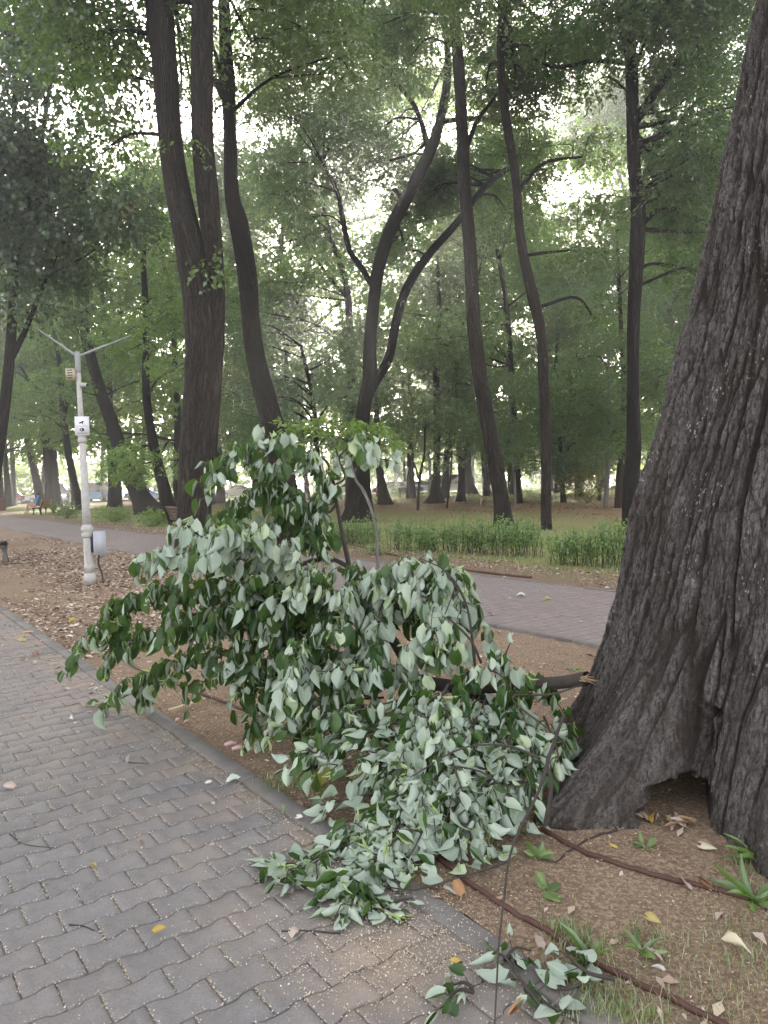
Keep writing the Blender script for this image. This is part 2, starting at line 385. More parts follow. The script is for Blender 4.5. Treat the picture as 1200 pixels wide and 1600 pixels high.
# ------------------------------------------------------------------ leaf clouds
def leaves(C, D, N, L, Wd, fold=.15):
    """4-vertex folded leaves: C base points, D unit directions, N approx normals, L length, Wd width"""
    B = np.cross(D, N); B /= np.linalg.norm(B, axis=1)[:, None]+1e-9
    N2 = np.cross(B, D); L = np.broadcast_to(L, len(C))[:, None]; Wd = np.broadcast_to(Wd, len(C))[:, None]
    mid = C+D*L*.45; up = N2*Wd*fold
    V = np.stack([C, mid+B*Wd*.5+up, C+D*L-up, mid-B*Wd*.5+up], 1).reshape(-1, 3)
    Q = np.arange(len(C)*4).reshape(-1, 4)
    return V, Q
def unit(a): return a/(np.linalg.norm(a, axis=-1, keepdims=True)+1e-9)
def spray_cloud(centers, radii, n_leaf, L, Wd, spr=.38, per=14, droop=.35, rg=rng):
    """leaf sprays scattered through ellipsoids"""
    centers = np.asarray(centers); radii = np.asarray(radii)
    vol = radii[:, 0]*radii[:, 2]; k = rg.choice(len(centers), max(1, n_leaf//per), p=vol/vol.sum())
    d = unit(rg.normal(size=(len(k), 3))); r = rg.random(len(k))**.45
    A = centers[k]+d*r[:, None]*radii[k]
    out = unit(d*np.array([1, 1, .4])+rg.normal(0, .5, (len(k), 3))*np.array([1, 1, .3])); out[:, 2] -= droop*.5; out = unit(out)
    a = np.repeat(A, per, 0); o = np.repeat(out, per, 0); n = len(a)
    side = unit(np.cross(o, np.array([0, 0, 1.])))
    tpos = rg.random(n); sg = rg.choice([-1, 1], n)
    C = a+o*(tpos*spr)[:, None]+rg.normal(0, spr*.14, (n, 3))
    C[:, 2] -= droop*spr*tpos**2
    D = unit(o*.6+side*sg[:, None]*rg.uniform(.4, 1.1, n)[:, None]+rg.normal(0, .35, (n, 3))-np.array([0, 0, 1])*droop)
    N = unit(np.array([0, 0, 1.])+rg.normal(0, .55, (n, 3)))
    return leaves(C, D, N, L*rg.uniform(.6, 1.25, n), Wd*rg.uniform(.7, 1.2, n))

# ------------------------------------------------------------------ trees
def tree(name, label, group, stems, clumps, leaf='mid', bark='bark', lsize=(.15, .07), lai=2.6, Y=None, n=14, flare=1.0, spr=.38, droop=.35, per=14, twigs=3, gold=0, extra=(), seed=0, cat='tree', wk=.82):
    """stems: lists of (px,py,width_px[,dY]) from the base up; clumps: (px,py,rx,ry[,dY]) or boxes ('box',x0,y0,x1,y1,count,rx,ry,dY0,dY1)"""
    rg = np.random.default_rng(seed+100); base = stems[0][0]
    if Y is None: Y = G(base[0], base[1])[1]
    b3 = P(base[0], base[1], Y); b3[2] = 0
    root = thing(name, label, cat, b3, group)
    sc = Y/FPX; allp = []
    for si, st in enumerate(stems):
        pts = np.array([P(q[0], q[1], Y+(q[3] if len(q) > 3 else 0)) for q in st]); rad = np.array([q[2]*sc/2*wk for q in st])
        if si == 0: pts[0][2] = -.08
        a = Acc()
        def fl(rr, ang, L, r0=rad[0]):
            if si: return rr
            e = np.exp(-L/(r0*1.3+.05))[:, None]
            lob = .5+.5*np.cos(ang*3+seed)[None]+.3*np.cos(ang*5+seed*2)[None]
            return rr*(1+flare*.5*e*lob)
        a.tube(pts, rad, n if si == 0 else max(6, n-4), sub=6, rough=.07, seed=seed+si, flare=fl)
        a.build('trunk' if si == 0 else 'limb', MT[bark], root, smooth=True)
        pr, rr = resample(pts, rad, 4); allp.append(np.concatenate([pr, rr[:, None]], 1))
    allp = np.concatenate(allp)
    cs, rs = [], []
    for c in clumps:
        if c[0] == 'box':
            _, x0, y0, x1, y1, cnt, rx, ry, d0, d1 = c
            for _k in range(cnt):
                yy = Y+rg.uniform(d0, d1); f = rg.uniform(.65, 1.3)
                cs.append(P(rg.uniform(x0, x1), rg.uniform(y0, y1), yy)); rs.append([rx*sc*f, rx*sc*f*.9, ry*sc*f*rg.uniform(.8, 1.2)])
        else:
            dY = c[4] if len(c) > 4 else 0
            cs.append(P(c[0], c[1], Y+dY)); rs.append([c[2]*sc, c[2]*sc, c[3]*sc])
    if cs:
        cs = np.array(cs); rs = np.array(rs); cs[:, 2] = np.maximum(cs[:, 2], rs[:, 2]*.75+.15)
        # branches
        a = Acc(); hi = allp[allp[:, 2] > allp[:, 2].max()*.18]; one = name == 'distant_tree'; bm_ = MT[bark if bark != 'bark_pale' else 'bark']
        for c, r in zip(cs, rs):
            if not one: a = Acc()
            d = np.linalg.norm((hi[:, :3]-c)*np.array([1, 1, 1.]), axis=1)+np.maximum(0, hi[:, 2]-c[2]+.2*d_xy(hi, c))*1.6
            j = np.argmin(d); s0 = hi[j, :3]; r0 = min(hi[j, 3]*.55, .02+.012*d[j])
            mid = (s0+c)/2+rg.normal(0, .06*d[j]+.05, 3)+np.array([0, 0, .08*d[j]])
            a.tube([s0, mid, c+rg.normal(0, .1, 3)], [r0, r0*.6, r0*.3], 5, sub=4)
            for _k in range(twigs):
                e = c+unit(rg.normal(size=3))*r*rg.uniform(.6, 1); m2 = (c+e)/2+rg.normal(0, .12, 3)
                st0 = c if rg.random() < .6 else mid
                a.tube([st0, m2, e], [r0*.35, r0*.22, .005], 4, sub=2)
            if not one: a.build('branch', bm_, root, smooth=True)
        if one: a.build('branches', bm_, root, smooth=True)
        area = math.pi*(rs[:, 0]*rs[:, 2]).sum(); nl = int(area*lai*LAIK/(lsize[0]*lsize[1]*.5))
        V, Q = spray_cloud(cs, rs, nl, lsize[0], lsize[1], spr, per, droop, rg)
        V[:, 2] = np.maximum(V[:, 2], .02)
        LEAFN[0] += len(Q)
        f = link('foliage', mesh('foliage', V, Q, mats=[MT['leaf_'+leaf]]), root)
        if gold:
            kk = rg.choice(len(cs), gold)
            V, Q = spray_cloud(cs[kk], rs[kk]*.35, gold*40, lsize[0], lsize[1], spr, 8, droop, rg)
            link('yellowing_leaves', mesh('yellowing_leaves', V, Q, mats=[MT['leaf_gold']]), root)
    return root
def d_xy(h, c): return np.hypot(h[:, 0]-c[0], h[:, 1]-c[1])
LEAFN = [0]; LAIK = 1.25

# ------------------------------------------------------------------ the old tree on the right
def big_bark():
    k = NT('old_bark'); uv = k.uv(); v = k.obj()
    n = k.noise(k.mapping(uv, (38, 7, 1)), 1.6, 7, .68, .4); f = k.noise(k.mapping(uv, (120, 45, 1)), 1.5, 5, .7)
    big = k.noise(v, 1.3, 5, .6)
    c = k.mix(k.ramp(n, [(.3, (0, 0, 0)), (.68, (1, 1, 1))]), (.022, .017, .014), (.125, .108, .097))
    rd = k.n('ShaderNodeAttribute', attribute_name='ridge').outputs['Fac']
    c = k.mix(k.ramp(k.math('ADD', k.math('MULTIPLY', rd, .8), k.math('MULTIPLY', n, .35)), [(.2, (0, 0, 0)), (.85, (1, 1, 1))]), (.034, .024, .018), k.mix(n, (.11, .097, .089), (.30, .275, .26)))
    c = k.mix(k.ramp(f, [(.35, (.7, .7, .7)), (.55, (0, 0, 0))]), c, (.03, .023, .02))
    o3 = k.noise(k.mapping(v, (60, 60, 14)), 1, 5, .7); c = k.mix(k.ramp(o3, [(.40, (.85, .85, .85)), (.52, (0, 0, 0))]), c, (.035, .027, .022))
    c = k.mix(k.ramp(big, [(.45, (0, 0, 0)), (.62, (.28, .28, .28))]), c, (.085, .062, .048))
    geo = k.n('ShaderNodeSeparateXYZ', i_0=v)
    side = k.n('ShaderNodeMapRange', i_0=geo.outputs[0], i_1=-1.15, i_2=-.55, i_3=1.0, i_4=0.0).outputs[0]
    mo = k.math('MULTIPLY', side, k.ramp(k.noise(v, 7, 5), [(.4, (0, 0, 0)), (.6, (.75, .75, .75))]))
    c = k.mix(mo, c, (.075, .08, .035))
    fl = k.noise(k.mapping(uv, (70, 26, 1)), 1.3, 2, .5); zone = k.noise(v, 2.6, 3)
    m = k.math('MULTIPLY', k.ramp(fl, [(.62, (0, 0, 0)), (.70, (1, 1, 1))]), k.ramp(zone, [(.55, (0, 0, 0)), (.66, (1, 1, 1))]))
    c = k.mix(m, c, (.62, .6, .58))
    return k.fin(k.bsdf(c, .88, k.bump(k.math('ADD', k.math('ADD', n, o3), k.math('MULTIPLY', f, .6)), 1.0, .022), spec=.2))
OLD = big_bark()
TZ = [0, .5, 1.35, 2.45, 4.3, 6.5, 9.5]
TX = [2.1, 2.1, 2.12, 2.31, 2.62, 2.85, 3.0]; TY = [3.9, 3.9, 3.9, 4.0, 4.1, 4.2, 4.3]
TR = [.90, .83, .725, .545, .42, .38, .32]
FA = [-180, -90, -60, -40, -22, -10, 0, 5, 10, 15, 18.5, 22, 26, 30, 34, 38, 44, 52, 60, 75, 100, 140, 180]
FR = [.2, .3, .5, .55, .45, .40, .33, .24, .15, .10, .08, .16, .34, .47, .60, .68, .52, .36, .28, .25, .22, .2, .2]
def old_tree():
    root = thing('old_tree', 'massive old tree with deeply furrowed bark and a dark hollow at its foot', 'tree', (2.1, 3.9, 0))
    psi = np.radians(np.concatenate([np.linspace(-180, -75, 60, endpoint=False), np.linspace(-75, 110, 760, endpoint=False), np.linspace(110, 180, 50)]))
    z = np.concatenate([np.linspace(-.1, 4.6, 700, endpoint=False), np.linspace(4.6, 9.5, 50)])
    Z, PS = np.meshgrid(z, psi, indexing='ij'); D = np.degrees(PS)
    cx, cy, r = np.interp(Z, TZ, TX), np.interp(Z, TZ, TY), np.interp(Z, TZ, TR)
    # smooth table flare
    ff = np.interp(np.degrees(psi), FA, FR); kx = np.exp(-np.linspace(-2, 2, 13)**2); kx /= kx.sum(); ffs = np.convolve(np.pad(ff, 6, 'edge'), kx, 'valid')
    zz = np.maximum(Z, 0)
    R = r+ffs[None]*np.exp(-(zz/.42)**1.1)*1.0
    R += .035*np.sin(PS*5+1.2+.3*Z)*np.exp(-zz/2.2)+.022*np.sin(PS*9+2+Z)*np.exp(-zz/1.5)
    R += .07*(fbm(PS*1.6+4, Z*.8, 21)-.47)
    nzr = fbm(PS*6, Z*5, 62)
    # bark plates: elongated cells split by cracks, following a slight twist
    u = (PS+.10*np.sin(Z*.9)+.05*Z)*.80; vv = Z
    wx = .08*(fbm(u*3, vv*1.1, 31)-.5)+.022*(fbm(u*12, vv*4.5, 33)-.5)
    f1, f2, idv = worley((u+wx)/.075, vv/.26+1.2*fbm(u*5, vv*1.0, 35), 41)
    n1 = fbm((u+wx)/.046, vv/.62+.6*fbm(u*6, vv*1.2, 37), 43, 2); n3 = fbm((u+wx*.8)/.021, vv/.25, 45, 2)
    r1 = sstep(.0, .10, np.abs(n1-.375)); r3 = sstep(.0, .12, np.abs(n3-.375))
    ew = sstep(.0, .16, f2-f1); e = r1*(.62+.38*ew)*(.72+.28*r3)
    g1, g2, idg = worley((u+wx*1.3)/.019, vv/.085+fbm(u*9, vv*2, 36), 47); e2 = sstep(.0, .35, g2-g1)
    bark = .030*e*(.7+.4*idv)+.007*e2*(.4+.6*e)+.018*(fbm(u*9+wx*20, vv*.9, 58)-.5)+.006*(fbm(u*60, vv*16, 51)-.5)+.003*(vnoise(u*220, vv*90, 55)-.5)
    n4 = fbm((PS+.06*(nzr-.5))*46, Z*3.2+fbm(PS*9, Z*2, 63), 64, 2); fz = ffs[None]*np.exp(-(zz/.5)**1.1); fk = np.clip(fz*1.9, 0, 1); r4 = sstep(0, .10, np.abs(n4-.375)); bark *= (1-.6*fk); bark += fz*(.030*r4+.03*(fbm(PS*60, Z*14, 66)-.5)+.02*(fbm(PS*140, Z*40, 67)-.5))
    calm = 1-.25*sstep(.0, 1., np.exp(-((D-45)/16)**2)*np.exp(-(zz/.45)**2))     # smoother bark over the near root
    R += bark*calm*1.0*(.75+.5*fbm(PS*2, Z*1.2, 61))
    nz = fbm(D*.09, Z*7, 71); nz2 = fbm(D*.3, Z*22, 73)
    # hollow
    dx = (D-(21.6+10*np.clip(zz, 0, .4))+2.5*(nz-.5))/(4.8+2.6*(nz2-.5)-4*np.clip(zz-.16, 0, .3)); dz = (zz-.02)/(.165+.13*(nz2-.5))
    hole = sstep(1.12, .85, np.sqrt(dx**2+np.maximum(dz, 0)**2))
    up = np.exp(-((D-21)/5.)**2)*sstep(.62, .3, zz); R -= up*(.085+.09*(nz2-.4))
    kn = np.exp(-((D-16.2)/2.0)**2-((Z-.47)/.035)**2); R -= .10*sstep(.25, .8, kn)
    R += .03*np.exp(-((D-16.2)/3.6)**2-((Z-.50)/.07)**2)
    R += .055*sstep(8, 2, D)*sstep(-60, -40, D)*sstep(.17+.05*(nz-.5), .13+.05*(nz-.5), zz)
    ca = math.atan2(-3.9, -2.1)
    A = ca-PS
    X = cx+R*np.cos(A)+hole*(1.15+.15*nz2)*.36; Y = cy+R*np.sin(A)+hole*(1.15+.15*nz2)*.93
    zoff = Z+0*R
    V = np.stack([X, Y, zoff], -1).reshape(-1, 3); m, n = Z.shape
    i, k = np.meshgrid(np.arange(n-1), np.arange(m-1)); k0 = (k*n+i).ravel()
    Q = np.stack([k0, k0+n, k0+n+1, k0+1], 1)
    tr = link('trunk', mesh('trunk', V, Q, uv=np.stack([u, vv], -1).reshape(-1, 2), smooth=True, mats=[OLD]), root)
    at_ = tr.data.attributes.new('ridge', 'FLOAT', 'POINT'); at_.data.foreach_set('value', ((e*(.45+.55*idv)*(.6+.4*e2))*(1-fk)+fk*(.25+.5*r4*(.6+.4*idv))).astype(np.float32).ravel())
    # limbs and crown high above the frame
    a = Acc(); tips = []
    for q in range(7):
        an = q*2*math.pi/7+.4; b0 = np.array([3.0, 4.3, 8.6+.15*q]); e = b0+np.array([math.cos(an)*4.5, math.sin(an)*4.5, 3.2+1.2*math.sin(q*2.1)])
        a.tube([b0, (b0+e)/2+[0, 0, .6], e], [.16, .1, .03], 8, sub=5, rough=.05); tips += [e, (b0+e)/2+[0, 0, 1.3]]
    a.tube([[3.0, 4.3, 9.3], [3.1, 4.4, 11], [3.0, 4.5, 13]], [.34, .2, .06], 10, sub=5); tips += [np.array([3, 4.5, 13.])]
    a.build('limb', MT['bark'], root, smooth=True)
    cs = np.array(tips); V, Q = spray_cloud(cs, np.full((len(cs), 3), 2.6)*[1, 1, .6], 26000, .14, .12)
    link('foliage', mesh('foliage', V, Q, mats=[MT['leaf_mid']]), root)
    return root
old_tree()
def trunk_r(ps, z):
    return np.interp(z, TZ, TR)+np.interp(ps, FA, FR)*math.exp(-(z/.42)**1.1)

# ------------------------------------------------------------------ detailed leaves
def leaf_geo(C, D, N, L, rg, curl=1.0, nu=6, nv=4, aspect=.86):
    """heart-shaped curved blades; N is the upper (green) side"""
    n = len(C); D = unit(D); B = unit(np.cross(D, N)); N = np.cross(B, D)
    u = np.linspace(0, 1, nu+1); prof = np.interp(u, [0, .12, .3, .5, .7, .88, 1], [.45, .92, 1.0, .94, .70, .32, .0])*.5*aspect
    ub = u-.07*np.sin(np.clip(1-u*4, 0, 1)*math.pi/2)*0
    v = np.linspace(-1, 1, nv+1)
    U, Vv = np.meshgrid(u, v, indexing='ij'); PW = np.interp(U, u, prof)
    L = np.broadcast_to(L, n)
    k1 = rg.choice([-1, -1, -1, 1], n)*rg.uniform(.2, 1.5, n)*curl; k2 = rg.uniform(-.25, .9, n)*curl; tw = rg.normal(0, .55, n)*curl; sk = rg.normal(0, .1, n); wav = rg.uniform(.0, .05, n)*curl; ph = rg.random(n)*6
    X = U[None]-(np.abs(Vv)**2*np.clip(.22-U, 0, 1)*.9)[None]
    Yy = (Vv*PW)[None]*np.cos(np.abs(Vv)[None]*k1[:, None, None])+sk[:, None, None]*(U*(1-U))[None]
    Zz = -np.abs(Vv*PW)[None]*np.sin(k1)[:, None, None]*1.3-k2[:, None, None]*(U[None]**2)*.5+wav[:, None, None]*np.sin(U[None]*9+ph[:, None, None]+Vv[None]*2)
    Zz = Zz+tw[:, None, None]*(U[None]*(Vv*PW)[None])
    X = X*(1-.18*np.abs(k2)[:, None, None]*U[None])
    Pm = C[:, None, None]+(X[..., None]*D[:, None, None]+Yy[..., None]*B[:, None, None]+Zz[..., None]*N[:, None, None])*L[:, None, None, None]
    V = Pm.reshape(-1, 3); m = (nu+1)*(nv+1)
    i, k = np.meshgrid(np.arange(nv), np.arange(nu)); k0 = (k*(nv+1)+i).ravel(); q = np.stack([k0, k0+nv+1, k0+nv+2, k0+1], 1)
    Q = (q[None]+(np.arange(n)*m)[:, None, None]).reshape(-1, 4)
    uv = np.broadcast_to(np.stack([U, Vv], -1).reshape(1, -1, 2), (n, m, 2)).reshape(-1, 2)
    return V, Q, uv
def linden_mat():
    k = NT('silver_linden_leaf'); g = k.n('ShaderNodeNewGeometry'); r = g.outputs['Random Per Island']; v = k.obj()
    uv = k.n('ShaderNodeSeparateXYZ', i_0=k.uv()); mid = k.math('ABSOLUTE', uv.outputs[1])
    vein = k.ramp(mid, [(.0, (1, 1, 1)), (.09, (0, 0, 0))])
    sv = k.math('ADD', k.math('MULTIPLY', mid, -.9), uv.outputs[0]); ribs = k.math('SINE', k.math('MULTIPLY', sv, 42.0))
    ribm = k.ramp(ribs, [(.86, (0, 0, 0)), (1.0, (.6, .6, .6))])
    vm = k.math('MAXIMUM', vein, ribm)
    top = k.ramp(r, [(0, (.022, .055, .014)), (.55, (.035, .082, .018)), (.93, (.06, .12, .025)), (.99, (.09, .13, .03)), (1, (.3, .26, .05))])
    top = k.mix(k.math('MULTIPLY', vm, .45), top, (.09, .16, .05)); top = k.mix(k.math('MULTIPLY', k.noise(v, 18, 3), .35), top, (.03, .06, .015))
    bot = k.ramp(r, [(0, (.27, .33, .26)), (.45, (.37, .43, .355)), (.8, (.45, .51, .42)), (.93, (.43, .51, .36)), (1, (.46, .54, .32))])
    bot = k.mix(k.math('MULTIPLY', vm, .45), bot, (.6, .66, .5)); bot = k.mix(k.math('MULTIPLY', k.noise(v, 25, 3), .3), bot, (.3, .36, .27))
    bk = g.outputs['Backfacing']
    b = k.bump(k.math('MULTIPLY', vm, 1.0), .25, .002)
    def sh(c, rough, spec, tc, t):
        p = k.bsdf(c, rough, b, spec=spec); tr = k.n('ShaderNodeBsdfTranslucent', i_Color=tc).outputs[0]
        return k.n('ShaderNodeMixShader', i_0=t, i_1=p, i_2=tr).outputs[0]
    s1 = sh(top, .42, .4, (.16, .26, .04, 1), .22); s2 = sh(bot, .8, .15, (.2, .3, .08, 1), .18)
    return k.fin(k.n('ShaderNodeMixShader', i_0=bk, i_1=s2, i_2=s1).outputs[0])
LIND = linden_mat(); BRACT = leaf_mat('pale_bract', [(.25, .33, .12), (.38, .46, .2), (.45, .5, .28)], .35)
STEM = simple('green_petiole', (.22, .26, .1), .7)
WOOD = simple('broken_wood', (.27, .19, .11), .8, scale=30)

def twig_leaves(polys, rg, spacing=.021, side=.23, sideevery=.10, size=.098):
    """polys: list of (points3d, silver share, lying?) -> leaf arrays + twig tubes"""
    CC, DD, NN, SS, tw, BR, PE = [], [], [], [], [], [], []
    def run(pts, silver, lying, spacing, first=.0):
        pts = np.array(pts); seg = np.linalg.norm(np.diff(pts, axis=0), axis=1); L = np.concatenate([[0], np.cumsum(seg)]); tot = L[-1]
        s = first*tot; sg = 1
        while s < tot:
            p = np.array([np.interp(s, L, pts[:, i]) for i in range(3)]); q = np.array([np.interp(min(tot, s+.02), L, pts[:, i]) for i in range(3)])-p
            t = q/(np.linalg.norm(q)+1e-9) if np.linalg.norm(q) > 1e-6 else np.array([0, 0, -1.])
            lat = np.cross(t, [0, 0, 1.]); lat /= np.linalg.norm(lat)+1e-6
            isS = rg.random() < silver
            o = lat*sg*rg.uniform(.2, 1)+np.array([0, 0, rg.uniform(-.2, .3)])+t*rg.uniform(.1, .6)+rg.normal(0, .2, 3)
            o /= np.linalg.norm(o); pb = p+o*rg.uniform(.02, .055)
            PE.append((p, pb))
            if lying:
                d = o*.8+t*.5+np.array([0, 0, -.55])+rg.normal(0, .3, 3); nrm = np.array([rg.normal(0, .5), rg.normal(0, .5)-(.2 if not isS else -.35), (-1. if isS else 1.)])
            else:
                d = np.array([0, 0, -1.])+o*.32+rg.normal(0, .2, 3); nrm = np.array([rg.normal(0, .95), 1.0 if isS else -1.0, .35*rg.normal()+(.25 if not isS else -.15)])
            CC.append(pb); DD.append(d); NN.append(nrm); SS.append(size*rg.uniform(.45, 1.22)*(.84 if lying else 1))
            if rg.random() < .13: BR.append((pb, d+rg.normal(0, .5, 3)))
            s += spacing*rg.uniform(.6, 1.5); sg = -sg
    for pts, silver, lying, dens in polys:
        pts = np.array(pts); p2, _ = resample(pts, np.ones(len(pts)), 5); p2[:, 2] = np.maximum(p2[:, 2], .015)
        tw.append((p2, .0075, .0022)); run(p2, silver, lying, spacing/dens, .12)
        seg = np.linalg.norm(np.diff(p2, axis=0), axis=1); L = np.concatenate([[0], np.cumsum(seg)]); s = .08*L[-1]; sg = 1
        while s < L[-1] and side > 0:
            p = np.array([np.interp(s, L, p2[:, i]) for i in range(3)]); q = np.array([np.interp(min(L[-1], s+.03), L, p2[:, i]) for i in range(3)])-p
            t = q/(np.linalg.norm(q)+1e-9); lat = np.cross(t, [0, 0, 1.]); lat /= np.linalg.norm(lat)+1e-6
            d = t*.75+lat*sg*rg.uniform(.3, 1.)+np.array([0, 0, rg.uniform(-.35, .35)]); ln = side*rg.uniform(.5, 1.15)*(.62 if lying else 1)
            e = p+d*ln; mid = p+d*ln*.5+np.array([0, 0, .04 if not lying else .02]); e[2] -= .10*ln/.2
            b2, _ = resample(np.array([p, mid, e]), np.ones(3), 3); b2[:, 2] = np.maximum(b2[:, 2], .015)
            tw.append((b2, .0035, .0014)); run(b2, silver, lying, spacing*1.05/dens, .15)
            s += sideevery*rg.uniform(.6, 1.5)/dens; sg = -sg
    return CC, DD, NN, SS, tw, BR, PE
def build_leafy(root, polys, rg, wood=(), side=.23, **kw):
    CC, DD, NN, SS, tw, BR, PE = twig_leaves(polys, rg, side=side, **kw)
    if side == 0: tw += [(np.array([p, q]), .0016, .0012) for p, q in PE]
    C = np.array(CC); D = np.array(DD); N = np.array(NN); S = np.array(SS)
    V, Q, uv = leaf_geo(C, D, N, S, rg)
    # keep blades above the ground / kerb surface
    low = V[:, 2] < .016; V[low, 2] = .016+np.abs(V[low, 2]-.016)*.12
    link('leaves', mesh('leaves', V, Q, uv=uv, smooth=True, mats=[LIND]), root)
    a = Acc()
    for pts, r0, r1 in tw: a.tube(pts, np.linspace(r0, r1, len(pts)), 5)
    for pts, rad in wood: a.tube(pts, rad, 8, sub=6, rough=.12)
    a.build('twigs', MT['twig'], root, smooth=True)
    if side > 0:
        a = Acc()
        for p, q in PE: a.tube([p, q], [.0016, .0012], 3)
        a.build('petioles', STEM, root)
    if BR and side > 0:
        c = np.repeat(np.array([b[0] for b in BR]), 3, 0); d = unit(np.repeat(np.array([b[1] for b in BR]), 3, 0)+rg.normal(0, .35, (len(BR)*3, 3)))
        V, Q, uv = leaf_geo(c, d, unit(rg.normal(size=d.shape)), rg.uniform(.04, .08, len(c)), rg, aspect=.24, nu=4, nv=2)
        V[:, 2] = np.maximum(V[:, 2], .017)
        link('bracts', mesh('bracts', V, Q, uv=uv, smooth=True, mats=[BRACT]), root)
    return len(C)

